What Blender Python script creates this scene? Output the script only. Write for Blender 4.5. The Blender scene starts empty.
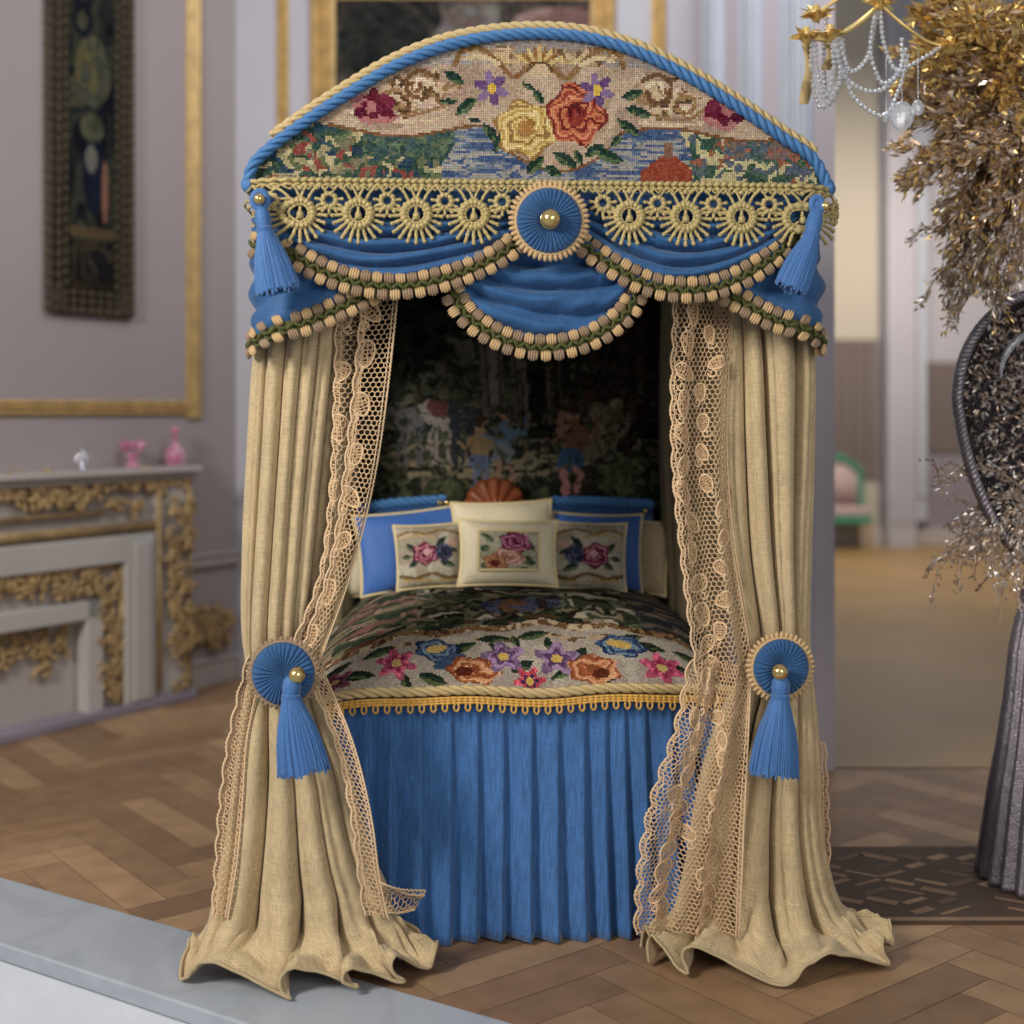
import bpy, math, random
import numpy as np
from math import pi, sin, cos, radians

# ------------------------------------------------------------------ camera, world, lights, exposure
SC = bpy.context.scene
COL = SC.collection
F = 4000 / 3.0            # focal length in pixels of a 1024 frame
CAM = np.array([0.0, -4.0, 1.68])
cd = bpy.data.cameras.new('camera')
cam = bpy.data.objects.new('camera', cd)
COL.objects.link(cam)
cam.location = CAM
cam.rotation_euler = (pi / 2, 0, 0)
cd.sensor_width = 36
cd.lens = 36 * F / 1024
cd.shift_y = -(512 - 410) / 1024
cd.clip_end = 100
cd.dof.use_dof = True
cd.dof.focus_distance = 4.12
cd.dof.aperture_fstop = 1.0
SC.camera = cam

w = bpy.data.worlds.new('world')
SC.world = w
w.use_nodes = True
bg = w.node_tree.nodes['Background']
bg.inputs[0].default_value = (0.80, 0.88, 1.0, 1)
bg.inputs[1].default_value = 0.30


def area(name, loc, target, size, power, col=(1, 1, 1), size_y=None):
    l = bpy.data.lights.new(name, 'AREA')
    l.size = size
    if size_y:
        l.shape = 'RECTANGLE'
        l.size_y = size_y
    l.energy = power
    l.color = col
    o = bpy.data.objects.new(name, l)
    COL.objects.link(o)
    o.location = loc
    import mathutils
    d = mathutils.Vector(target) - mathutils.Vector(loc)
    o.rotation_euler = d.to_track_quat('-Z', 'Y').to_euler()
    return o


area('window_light', (-4.0, -3.6, 4.0), (0, 0.3, 1.1), 1.2, 330, (1.0, 0.96, 0.90), 1.6)
area('front_fill_light', (2.2, -5.0, 2.9), (0, 0.6, 0.9), 2.0, 92, (1.0, 0.95, 0.88))  # added fill lamp at front right, lifts the pillows and bed interior
area('back_wall_light', (0.4, 1.9, 5.2), (0.0, 4.4, 1.6), 2.4, 75, (0.93, 0.96, 1.0))  # overhead area lamp aimed at the back wall
area('far_room_light', (4.2, 9.4, 4.6), (4.2, 11.6, 0.0), 2.2, 210, (1.0, 0.92, 0.82))

SC.view_settings.view_transform = 'Standard'
SC.view_settings.look = 'None'
SC.view_settings.gamma = 1.0
SC.view_settings.use_curve_mapping = False
SC.view_settings.exposure = 0.0
SC.cycles.use_denoising = True
SC.cycles.transparent_max_bounces = 24
SC.cycles.max_bounces = 7
SC.cycles.diffuse_bounces = 3

# ------------------------------------------------------------------ frames
YAW = radians(4.0)
ORG = np.array([0.075, 0.0, 0.0])
EX = np.array([cos(YAW), sin(YAW), 0.0])
EY = np.array([-sin(YAW), cos(YAW), 0.0])


def ray(px, py):
    return np.array([(px - 512) / F, 1.0, -(py - 410) / F])


def L(px, py, d):
    """bed-local point seen at a pixel, at depth d behind the front of the bed"""
    r = ray(px, py)
    t = (d - np.dot(CAM - ORG, EY)) / np.dot(r, EY)
    p = CAM + r * t - ORG
    return np.array([np.dot(p, EX), d, p[2]])


def W(px, py, Y):
    return CAM + ray(px, py) * (Y + 4.0)


def WP(px, py, p0, n):
    r = ray(px, py)
    t = np.dot(np.array(p0) - CAM, n) / np.dot(r, n)
    return CAM + r * t


def bedframe(v):
    v = np.asarray(v, float)
    return ORG + v[:, 0:1] * EX + v[:, 1:2] * EY + v[:, 2:3] * np.array([0, 0, 1.0])


def s2l(c):
    c = np.asarray(c, float) / 255.0
    return np.where(c <= 0.04045, c / 12.92, ((c + 0.055) / 1.055) ** 2.4)


# ------------------------------------------------------------------ mesh builder
class MB:
    def __init__(s):
        s.v = []; s.n = 0; s.f = []; s.m = []; s.c = []; s.uv = []

    def add(s, verts, faces, mat=0, cols=None, uvs=None):
        verts = np.asarray(verts, float).reshape(-1, 3)
        faces = np.asarray(faces, int)
        s.v.append(verts)
        s.f.append(faces + s.n)
        s.n += len(verts)
        k = len(faces)
        s.m.append(np.full(k, mat) if np.isscalar(mat) else np.asarray(mat))
        if cols is None:
            cols = np.ones((k, 3))
        cols = np.asarray(cols, float)
        if cols.ndim == 1:
            cols = np.tile(cols, (k, 1))
        s.c.append(cols)
        if uvs is None:
            uvs = np.zeros((k, faces.shape[1], 2))
        s.uv.append(uvs)

    def grid(s, P, mat=0, cols=None, cu=False, cv=False, uv=None, keep=None):
        P = np.asarray(P, float)
        nu, nv = P.shape[:2]
        I = np.arange(nu * nv).reshape(nu, nv)
        iu = np.arange(nu if cu else nu - 1); iv = np.arange(nv if cv else nv - 1)
        a = I[np.ix_(iu, iv)]; b = I[np.ix_((iu + 1) % nu, iv)]
        c = I[np.ix_((iu + 1) % nu, (iv + 1) % nv)]; d = I[np.ix_(iu, (iv + 1) % nv)]
        q = np.stack([a, b, c, d], -1).reshape(-1, 4)
        if uv is None:
            U, V = np.meshgrid(np.arange(len(iu) + 1.0), np.arange(len(iv) + 1.0), indexing='ij')
            uv = np.stack([U, V], -1)
        qa = uv[:len(iu), :len(iv)]; qb = uv[1:len(iu) + 1, :len(iv)]
        qc = uv[1:len(iu) + 1, 1:len(iv) + 1]; qd = uv[:len(iu), 1:len(iv) + 1]
        uq = np.stack([qa, qb, qc, qd], 2).reshape(-1, 4, 2)
        if cols is not None:
            cols = np.asarray(cols).reshape(-1, 3)
        if not np.isscalar(mat):
            mat = np.asarray(mat).reshape(-1)
        if keep is not None:
            k = np.asarray(keep).reshape(-1)
            q = q[k]; uq = uq[k]
            if cols is not None: cols = cols[k]
            if not np.isscalar(mat): mat = mat[k]
        s.add(P.reshape(-1, 3), q, mat, cols, uq)

    def tube(s, path, r, sides=6, mat=0, cols=None, cap=True, closed=False):
        path = np.asarray(path, float)
        n = len(path)
        if closed:
            T = np.roll(path, -1, 0) - np.roll(path, 1, 0)
        else:
            T = np.gradient(path, axis=0)
        T /= np.linalg.norm(T, axis=1)[:, None] + 1e-12
        up = np.array([0, 0, 1.0]) if abs(T[0, 2]) < 0.9 else np.array([0, 1.0, 0])
        N = np.zeros_like(path); v = up
        for i in range(n):
            v = v - np.dot(v, T[i]) * T[i]
            v = v / (np.linalg.norm(v) + 1e-12)
            N[i] = v
        B = np.cross(T, N)
        a = np.arange(sides) / sides * 2 * pi
        r = np.broadcast_to(np.asarray(r, float), (n,))
        P = path[:, None] + r[:, None, None] * (np.cos(a)[None, :, None] * N[:, None] + np.sin(a)[None, :, None] * B[:, None])
        s.grid(P, mat, cols, cu=closed, cv=True)
        if cap and not closed:
            for e, fl in ((0, 1), (n - 1, 0)):
                ring = P[e]
                c = path[e]
                vv = np.vstack([ring, c[None]])
                k = np.arange(sides)
                f = np.stack([k, (k + 1) % sides, np.full(sides, sides)], 1)
                if fl: f = f[:, ::-1]
                s.add(vv, f, mat, None if cols is None else np.asarray(cols).reshape(-1, 3)[0])

    def ell(s, c, ax, nu=10, nv=7, mat=0, cols=None, ridge=0, amp=0.0):
        """ellipsoid with axes rows of ax (3x3)"""
        ax = np.asarray(ax, float)
        if ax.ndim == 1: ax = np.diag(ax)
        th = np.arange(nu) / nu * 2 * pi
        ph = np.linspace(0, pi, nv)
        T, Ph = np.meshgrid(th, ph, indexing='ij')
        R = 1.0 + amp * np.cos(ridge * T) * np.sin(Ph)
        X = np.sin(Ph) * np.cos(T) * R; Y = np.sin(Ph) * np.sin(T) * R; Z = np.cos(Ph)
        P = np.asarray(c) + X[..., None] * ax[0] + Y[..., None] * ax[1] + Z[..., None] * ax[2]
        s.grid(P, mat, cols, cu=True)

    def box(s, x0, x1, y0, y1, z0, z1, mat=0, cols=None, T=None):
        v = np.array([[x, y, z] for x in (x0, x1) for y in (y0, y1) for z in (z0, z1)], float)
        if T is not None: v = T(v)
        f = [[0, 1, 3, 2], [4, 6, 7, 5], [0, 4, 5, 1], [2, 3, 7, 6], [0, 2, 6, 4], [1, 5, 7, 3]]
        s.add(v, f, mat, cols)

    def lathe(s, prof, c=(0, 0, 0), n=24, mat=0, cols=None, flute=0, amp=0.0, T=None):
        """prof rows (r, z)"""
        prof = np.asarray(prof, float)
        a = np.arange(n) / n * 2 * pi
        m = 1 + amp * np.cos(flute * a)
        P = np.stack([prof[:, 0:1] * np.cos(a) * m, prof[:, 0:1] * np.sin(a) * m, np.repeat(prof[:, 1:2], n, 1)], -1)
        if T is not None:
            P = T(P.reshape(-1, 3)).reshape(P.shape)
        s.grid(P + np.asarray(c), mat, cols, cv=True)

    def build(s, name, mats, parent=None, frame=None, smooth=True, bevel=0.0, T=None, solid=0.0, double=False):
        V = np.vstack(s.v)
        if T is not None: V = T(V)
        if frame == 'bed': V = bedframe(V)
        if parent is not None:
            org = np.array(WORG[parent.name])
        else:
            org = np.array([(V[:, 0].min() + V[:, 0].max()) / 2, (V[:, 1].min() + V[:, 1].max()) / 2, V[:, 2].min()])
        me = bpy.data.meshes.new(name)
        me.vertices.add(len(V))
        me.vertices.foreach_set('co', (V - org).astype(np.float32).ravel())
        tot = np.concatenate([np.full(len(f), f.shape[1]) for f in s.f])
        idx = np.concatenate([f.ravel() for f in s.f])
        me.loops.add(len(idx))
        me.loops.foreach_set('vertex_index', idx.astype(np.int32))
        me.polygons.add(len(tot))
        st = np.concatenate([[0], np.cumsum(tot)[:-1]])
        me.polygons.foreach_set('loop_start', st.astype(np.int32))
        me.polygons.foreach_set('loop_total', tot.astype(np.int32))
        me.polygons.foreach_set('material_index', np.concatenate(s.m).astype(np.int32))
        me.polygons.foreach_set('use_smooth', np.full(len(tot), smooth))
        me.update(calc_edges=True)
        c = np.vstack(s.c)
        cc = np.repeat(c, tot, 0)
        ca = me.color_attributes.new('Col', 'FLOAT_COLOR', 'CORNER')
        ca.data.foreach_set('color', np.hstack([cc, np.ones((len(cc), 1))]).astype(np.float32).ravel())
        ul = me.uv_layers.new(name='UVMap')
        ul.data.foreach_set('uv', np.concatenate([u.reshape(-1, 2) for u in s.uv]).astype(np.float32).ravel())
        me.validate()
        for m in (mats if isinstance(mats, (list, tuple)) else [mats]):
            me.materials.append(m)
        o = bpy.data.objects.new(name, me)
        COL.objects.link(o)
        if parent is None:
            o.location = org
            WORG[o.name] = org
        else:
            o.parent = parent
            WORG[o.name] = org
        if bevel:
            b = o.modifiers.new('bevel', 'BEVEL'); b.width = bevel; b.segments = 2; b.limit_method = 'ANGLE'
            b.harden_normals = False
        if solid:
            b = o.modifiers.new('solid', 'SOLIDIFY'); b.thickness = solid; b.offset = 0
        return o


WORG = {}


def thing(name, label, cat, loc, group=None, frame=None):
    o = bpy.data.objects.new(name, None)
    COL.objects.link(o)
    loc = np.asarray(loc, float)
    if frame == 'bed': loc = bedframe(loc[None])[0]
    o.location = loc
    o.empty_display_size = 0.05
    WORG[o.name] = loc
    o['label'] = label; o['category'] = cat
    if group: o['group'] = group
    return o


def tag(o, label, cat, group=None):
    o['label'] = label; o['category'] = cat
    if group: o['group'] = group
    return o


def struct(o):
    o['kind'] = 'structure'
    return o


def spl(xs, ys, x):
    """smooth (Catmull-Rom/Hermite) interpolation"""
    xs = np.asarray(xs, float); ys = np.asarray(ys, float)
    sgn = 1 if xs[-1] > xs[0] else -1
    xs2, x2 = xs * sgn, np.clip(np.asarray(x, float) * sgn, min(xs[0] * sgn, xs[-1] * sgn), max(xs[0] * sgn, xs[-1] * sgn))
    m = np.gradient(ys, xs2)
    i = np.clip(np.searchsorted(xs2, x2) - 1, 0, len(xs) - 2)
    h = xs2[i + 1] - xs2[i]
    t = (x2 - xs2[i]) / h
    return ((2 * t**3 - 3 * t**2 + 1) * ys[i] + (t**3 - 2 * t**2 + t) * h * m[i]
            + (-2 * t**3 + 3 * t**2) * ys[i + 1] + (t**3 - t**2) * h * m[i + 1])


def curve(pts, n):
    """smooth resampled curve through points, even spacing"""
    pts = np.asarray(pts, float)
    t = np.concatenate([[0], np.cumsum(np.linalg.norm(np.diff(pts, axis=0), axis=1))])
    tt = np.linspace(0, t[-1], max(n * 4, 50))
    q = np.stack([spl(t, pts[:, k], tt) for k in range(pts.shape[1])], 1)
    return resample(q, n)


def resample(q, n):
    t = np.concatenate([[0], np.cumsum(np.linalg.norm(np.diff(q, axis=0), axis=1))])
    x = np.linspace(0, t[-1], n)
    return np.stack([np.interp(x, t, q[:, k]) for k in range(q.shape[1])], 1)


def plen(q):
    return float(np.linalg.norm(np.diff(q, axis=0), axis=1).sum())


# ------------------------------------------------------------------ materials
def mat(name, col=(128, 128, 128), rough=0.6, metal=0.0, sheen=0.0, attr=False, spec=0.5, weave=0.0, wper=0.006,
        noise=0.0, nscale=30.0, nstretch=None, bump=0.0, bscale=60.0, stitch=False, trans=0.0, alpha=1.0, coat=0.0,
        slub=0.0, emit=None, grain=0.0, vein=None):
    m = bpy.data.materials.new(name)
    m.use_nodes = True
    nt = m.node_tree; N = nt.nodes; K = nt.links
    b = N['Principled BSDF']
    b.inputs['Roughness'].default_value = rough
    b.inputs['Metallic'].default_value = metal
    b.inputs['Specular IOR Level'].default_value = spec
    b.inputs['Sheen Weight'].default_value = sheen
    b.inputs['Sheen Roughness'].default_value = 0.5
    b.inputs['Transmission Weight'].default_value = trans
    b.inputs['Alpha'].default_value = alpha
    b.inputs['Coat Weight'].default_value = coat

    def node(t, **k):
        n = N.new(t)
        for a, v in k.items(): setattr(n, a, v)
        return n

    def math_(op, a, bb=None, c=None):
        n = node('ShaderNodeMath', operation=op)
        for i, x in enumerate((a, bb, c)):
            if x is None: continue
            if isinstance(x, (int, float)): n.inputs[i].default_value = x
            else: K.new(x, n.inputs[i])
        return n.outputs[0]

    if attr:
        a = node('ShaderNodeAttribute', attribute_name='Col')
        colr = a.outputs['Color']
    else:
        a = node('ShaderNodeRGB')
        a.outputs[0].default_value = tuple(s2l(col)) + (1,)
        colr = a.outputs[0]
    height = None
    tc = node('ShaderNodeTexCoord')

    def scalecol(c, fac):
        mx = node('ShaderNodeVectorMath', operation='SCALE')
        K.new(c, mx.inputs[0]); K.new(fac, mx.inputs['Scale'])
        return mx.outputs[0]

    if noise or slub or grain:
        mp = node('ShaderNodeMapping')
        K.new(tc.outputs['Object'], mp.inputs[0])
        if nstretch: mp.inputs['Scale'].default_value = nstretch
        nz = node('ShaderNodeTexNoise')
        nz.inputs['Scale'].default_value = nscale
        nz.inputs['Detail'].default_value = 4
        K.new(mp.outputs[0], nz.inputs['Vector'])
        amt = noise or slub or grain
        mr = node('ShaderNodeMapRange')
        mr.inputs[1].default_value = 0.3; mr.inputs[2].default_value = 0.7
        mr.inputs[3].default_value = 1 - amt; mr.inputs[4].default_value = 1 + amt
        K.new(nz.outputs['Fac'], mr.inputs[0])
        colr = scalecol(colr, mr.outputs[0])
        if slub: height = math_('MULTIPLY', nz.outputs['Fac'], 0.6)
    if weave or stitch:
        sp = node('ShaderNodeSeparateXYZ')
        K.new(tc.outputs['UV'], sp.inputs[0])
        if stitch:
            su = math_('ABSOLUTE', math_('SINE', math_('MULTIPLY', sp.outputs[0], pi)))
            sv = math_('ABSOLUTE', math_('SINE', math_('MULTIPLY', sp.outputs[1], pi)))
            h = math_('POWER', math_('MULTIPLY', su, sv), 0.5)
            mr = node('ShaderNodeMapRange')
            mr.inputs[1].default_value = 0.0; mr.inputs[2].default_value = 0.7
            mr.inputs[3].default_value = 0.35; mr.inputs[4].default_value = 1.04
            K.new(h, mr.inputs[0])
            colr = scalecol(colr, mr.outputs[0])
            height = h
        else:
            k = 2 * pi / wper
            su = math_('SINE', math_('MULTIPLY', sp.outputs[0], k))
            sv = math_('SINE', math_('MULTIPLY', sp.outputs[1], k))
            w1 = math_('MULTIPLY_ADD', math_('MULTIPLY', su, sv), 0.5, 0.5)
            th = []
            for sc_ in ((26, 420, 1), (420, 26, 1)):
                mp2 = node('ShaderNodeMapping'); K.new(tc.outputs['UV'], mp2.inputs[0]); mp2.inputs['Scale'].default_value = sc_
                n2 = node('ShaderNodeTexNoise'); n2.inputs['Scale'].default_value = 1.0; n2.inputs['Detail'].default_value = 2
                K.new(mp2.outputs[0], n2.inputs['Vector']); th.append(n2.outputs['Fac'])
            h = math_('ADD', math_('MULTIPLY', w1, 0.35), math_('MULTIPLY', math_('ADD', th[0], th[1]), 0.65))
            mr = node('ShaderNodeMapRange')
            mr.inputs[1].default_value = 0.55; mr.inputs[2].default_value = 1.1
            mr.inputs[3].default_value = 1 - weave * 0.75; mr.inputs[4].default_value = 1 + weave * 0.6
            K.new(h, mr.inputs[0])
            colr = scalecol(colr, mr.outputs[0])
            height = h if height is None else math_('ADD', height, h)
    if vein:
        nz = node('ShaderNodeTexNoise')
        nz.inputs['Scale'].default_value = 1.6; nz.inputs['Detail'].default_value = 8
        nz.inputs['Distortion'].default_value = 1.2
        K.new(tc.outputs['Object'], nz.inputs['Vector'])
        rp = node('ShaderNodeValToRGB')
        rp.color_ramp.elements[0].position = 0.44; rp.color_ramp.elements[1].position = 0.5
        rp.color_ramp.elements[0].color = tuple(s2l(col)) + (1,)
        rp.color_ramp.elements[1].color = tuple(s2l(vein)) + (1,)
        e = rp.color_ramp.elements.new(0.56); e.color = tuple(s2l(col)) + (1,)
        K.new(nz.outputs['Fac'], rp.inputs[0])
        colr = rp.outputs[0]
    if bump:
        nz = node('ShaderNodeTexNoise')
        nz.inputs['Scale'].default_value = bscale; nz.inputs['Detail'].default_value = 3
        K.new(tc.outputs['Object'], nz.inputs['Vector'])
        h2 = math_('MULTIPLY', nz.outputs['Fac'], bump)
        height = h2 if height is None else math_('ADD', height, h2)
    K.new(colr, b.inputs['Base Color'])
    if emit:
        K.new(colr, b.inputs['Emission Color']); b.inputs['Emission Strength'].default_value = emit
    if height is not None:
        bp = node('ShaderNodeBump')
        bp.inputs['Strength'].default_value = 0.5
        bp.inputs['Distance'].default_value = 0.0022 if (weave or stitch) else 0.01
        K.new(height, bp.inputs['Height'])
        K.new(bp.outputs[0], b.inputs['Normal'])
    return m


LINEN = mat('sand_linen', (190, 168, 130), 0.9, sheen=0.15, weave=0.55, wper=0.0062, noise=0.10, nscale=9, spec=0.2)
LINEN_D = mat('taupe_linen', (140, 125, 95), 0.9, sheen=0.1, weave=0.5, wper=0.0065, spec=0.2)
LACE = mat('ecru_lace', (206, 170, 128), 0.85, sheen=0.2, noise=0.16, nscale=140, spec=0.2)
LACE_L = mat('pale_lace_cord', (220, 188, 148), 0.8, sheen=0.2, spec=0.25)
BLUE = mat('blue_silk', (42, 88, 136), 0.62, sheen=0.15, weave=0.6, wper=0.006, noise=0.10, nscale=18, spec=0.35)
BLUE_SK = mat('blue_slub_silk', (56, 101, 156), 0.62, sheen=0.25, weave=0.5, wper=0.0065, slub=0.26, nscale=34,
              nstretch=(3.6, 3.6, 0.10), spec=0.35)
BLUE_T = mat('blue_tassel_thread', (60, 106, 162), 0.6, sheen=0.3, noise=0.15, nscale=150, spec=0.4)
BLUE_R = mat('blue_rope_satin', (66, 118, 170), 0.42, sheen=0.0, bump=1.0, bscale=260, spec=0.55, attr=False)
BLUE_P = mat('blue_pillow_silk', (58, 104, 176), 0.5, sheen=0.3, weave=0.3, wper=0.006, spec=0.4)
GOLD_R = mat('cream_gold_rope_satin', (198, 172, 120), 0.42, sheen=0.0, spec=0.55, bump=1.0, bscale=260)
GOLD_L = mat('gold_thread_lace', (186, 166, 112), 0.5, metal=0.25, noise=0.2, nscale=160, spec=0.5, bump=1.0, bscale=220)
GOLD_F = mat('amber_fringe_thread', (214, 166, 80), 0.5, metal=0.2, spec=0.5, bump=1.0, bscale=200)
PEARL = mat('gold_pearl', (232, 200, 128), 0.16, metal=0.85, coat=0.4)
TANB = mat('tan_gimp_loop', (194, 160, 112), 0.6, sheen=0.2, spec=0.4)
BRNB = mat('taupe_gimp_loop', (144, 118, 90), 0.6, sheen=0.2, spec=0.4)
GRNB = mat('olive_gimp_braid', (76, 78, 34), 0.7, sheen=0.1, spec=0.3)
STITCH = mat('needlepoint_wool', attr=True, rough=0.95, stitch=True, spec=0.05)
IVORY = mat('ivory_silk', (226, 212, 178), 0.6, sheen=0.2, weave=0.3, wper=0.006, spec=0.35)
IVORY_P = mat('ivory_piping', (222, 200, 148), 0.6, sheen=0.1)
WOOD_F = mat('carved_brown_wood', (128, 66, 34), 0.45, noise=0.2, nscale=20)
WOOD_D = mat('dark_post_wood', (80, 52, 32), 0.5, noise=0.2, nscale=12)
GILT = mat('gilt_moulding', (190, 158, 104), 0.45, metal=0.35, noise=0.2, nscale=14, bump=0.4, bscale=40)
GILT_C = mat('carved_gilt', (168, 140, 96), 0.55, metal=0.2, noise=0.35, nscale=18, bump=0.6, bscale=50)
GILT_D = mat('dull_olive_gilt', (62, 52, 36), 0.75, metal=0.1, noise=0.3, nscale=25, bump=0.6, bscale=60)
WALL = mat('lilac_grey_paint', (160, 148, 146), 0.75, noise=0.04, nscale=1.2)
WALL_B = mat('cool_grey_paint', (172, 168, 174), 0.75, noise=0.04, nscale=1.2)
WHITE = mat('warm_white_stone', (176, 166, 160), 0.6, noise=0.06, nscale=3)
BWHITE = mat('bluish_white_paint', (178, 182, 192), 0.6, noise=0.05, nscale=3)
MARBLE = mat('pale_grey_marble', (166, 171, 178), 0.45, vein=(158, 163, 170))
PLASTER = mat('rough_white_plaster', (206, 208, 212), 0.8, noise=0.06, nscale=5, bump=1.0, bscale=7)
FLOORM = mat('oak_parquet', attr=True, rough=0.5, noise=0.14, nscale=9, spec=0.4)
FLOORB = mat('parquet_joint', (112, 86, 62), 0.8)
FARFL = mat('golden_polished_floor', (150, 120, 78), 0.45, noise=0.12, nscale=1.1, spec=0.5)
SILVER = mat('aged_silver', (150, 142, 148), 0.38, metal=0.8, noise=0.2, nscale=40, bump=0.5, bscale=120)
DGLASS = mat('dark_mirror_glass', (62, 54, 58), 0.2, metal=0.6)
LEAF_G = mat('gold_foil_leaf', (226, 194, 124), 0.32, metal=0.7)
LEAF_B = mat('bronze_foil_leaf', (190, 162, 136), 0.35, metal=0.6)
LEAF_S = mat('silver_foil_leaf', (206, 194, 184), 0.3, metal=0.6)
GLASSB = mat('clear_crystal', (232, 236, 242), 0.06, trans=0.75, spec=0.8)
PINKG = mat('pink_glass', (214, 132, 164), 0.12, trans=0.45, spec=0.7)
PAINTC = mat('oil_paint', attr=True, rough=0.85, spec=.15, noise=0.1, nscale=20)
GREEN = mat('green_upholstery', (62, 138, 108), 0.7)
ROSEF = mat('rose_brocade', (176, 152, 148), 0.8, noise=0.3, nscale=30)

# ------------------------------------------------------------------ small painters for stitched pictures
def vn(X, Y, sc, seed):
    r = np.random.RandomState(seed)
    G = r.rand(64, 64)
    x = X / sc; y = Y / sc
    xi = np.floor(x).astype(int); yi = np.floor(y).astype(int)
    fx = x - xi; fy = y - yi
    fx = fx * fx * (3 - 2 * fx); fy = fy * fy * (3 - 2 * fy)
    g = lambda a, b: G[a % 64, b % 64]
    return (g(xi, yi) * (1 - fx) * (1 - fy) + g(xi + 1, yi) * fx * (1 - fy) + g(xi, yi + 1) * (1 - fx) * fy
            + g(xi + 1, yi + 1) * fx * fy)


class Canvas:
    """colour per stitch; coordinates are those of the X, Y arrays (Y grows downward)"""
    def __init__(s, x0, x1, y0, y1, nx, ny, base, seed=1):
        s.nx, s.ny = nx, ny
        xs = x0 + (np.arange(nx) + .5) / nx * (x1 - x0)
        ys = y0 + (np.arange(ny) + .5) / ny * (y1 - y0)
        s.X, s.Y = np.meshgrid(xs, ys, indexing='ij')
        s.A = np.tile(np.array(base, float), (nx, ny, 1))
        s.r = np.random.RandomState(seed); s.seed = seed

    def put(s, mask, col, jit=8):
        k = int(mask.sum())
        if not k: return
        c = np.array(col, float) + s.r.normal(0, jit, (k, 1)) + s.r.normal(0, jit * .4, (k, 3))
        s.A[mask] = c

    def nz(s, sc, seed=None):
        s.seed += 1
        return vn(s.X + 999, s.Y + 777, sc, seed or s.seed)

    def blot(s, mask, cols, sc=8, sy=None, jit=9):
        n = s.nz(sc) + .28 * s.nz(sc * .45)
        if sy:
            s.seed += 1
            n = vn(s.X + 99, (s.Y + 77) * sc / sy, sc, s.seed) + .3 * s.nz(sc * .4)
        n = (n - n[mask].min()) / (np.ptp(n[mask]) + 1e-9) if mask.any() else n
        k = np.clip((n * 1.3 - .15) * len(cols), 0, len(cols) - 1e-6).astype(int)
        for i, c in enumerate(cols):
            s.put(mask & (k == i), c, jit)

    def patch(s, mask, cols, sx=8, sy=None, jit=9, warp=.9):
        sy = sy or sx
        s.seed += 3
        a = (s.X + warp * sx * 2 * (vn(s.X, s.Y, sx * .9, s.seed) - .5)) / sx
        b = (s.Y + warp * sy * 2 * (vn(s.X + 50, s.Y + 30, sx * .8, s.seed + 1) - .5)) / sy
        b = b + .5 * (np.floor(a) % 2)
        hsh = (np.floor(a) * 73.1 + np.floor(b) * 191.7 + s.seed * 13.3)
        k = ((np.sin(hsh) * 43758.5453) % 1.0 * len(cols)).astype(int)
        for i, c in enumerate(cols):
            s.put(mask & (k == i), c, jit)

    def E(s, cx, cy, rx, ry, rot=0, wob=0.0, lob=5):
        dx, dy = s.X - cx, s.Y - cy
        c, n = cos(rot), sin(rot)
        u = (dx * c + dy * n) / rx; v = (-dx * n + dy * c) / ry
        r = np.hypot(u, v)
        if wob: r = r / (1 + wob * np.cos(lob * np.arctan2(v, u) + cx))
        return r

    def line(s, pts, wd, col, jit=10):
        p = curve(pts, 80)
        m = np.zeros(s.X.shape, bool)
        for q in p:
            m |= (np.abs(s.X - q[0]) < wd / 2) & (np.abs(s.Y - q[1]) < wd / 2)
        s.put(m, col, jit)

    def leaf(s, cx, cy, ln, wd, rot, cols=((40, 62, 44), (92, 104, 62))):
        dx, dy = s.X - cx, s.Y - cy
        c, n = cos(rot), sin(rot)
        u = (dx * c + dy * n) / ln; v = (-dx * n + dy * c) / wd
        m = (np.abs(u) < 1) & (np.abs(v) < (1 - u * u))
        s.put(m, cols[0]); s.put(m & (v > 0.1), cols[1]); s.put(m & (v > .1) & (s.nz(4) > .6), cols[0])

    def flower(s, cx, cy, r, col, cen=(214, 170, 70), lob=5, dark=None, ry=None):
        ry = ry or r
        R = s.E(cx, cy, r, ry, 0, .28, lob)
        s.put(R < 1, col)
        s.put((R < 1) & (s.nz(r * .28) > .62), np.array(col) * 1.25 + 12)
        if dark is not None:
            s.put((R < .55) & (R > .3), dark)
        s.put(s.E(cx, cy, r * .3, ry * .3) < 1, cen)

    def rose(s, cx, cy, rx, ry, cols, seed=3):
        R = s.E(cx, cy, rx, ry, .2, .10, 6)
        th = np.arctan2((s.Y - cy) / ry, (s.X - cx) / rx)
        t = (R * 2.1 + th / (2 * pi) + 1.1 * s.nz(rx * .5)) % 1.0
        k = np.clip((t * len(cols)).astype(int), 0, len(cols) - 1)
        k = np.where((R < .28), 0, k)
        for i, c in enumerate(cols):
            s.put((R < 1) & (k == i), c)
        s.put((R > .93) & (R < 1.04) & (s.nz(5) > .45), cols[0])

    def lin(s, sat=.86):
        g = s.A @ np.array([.3, .59, .11])
        return s2l(np.clip(g[..., None] + (s.A - g[..., None]) * sat, 4, 250))


# ------------------------------------------------------------------ the room shell
rs = random.Random(5)

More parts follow.
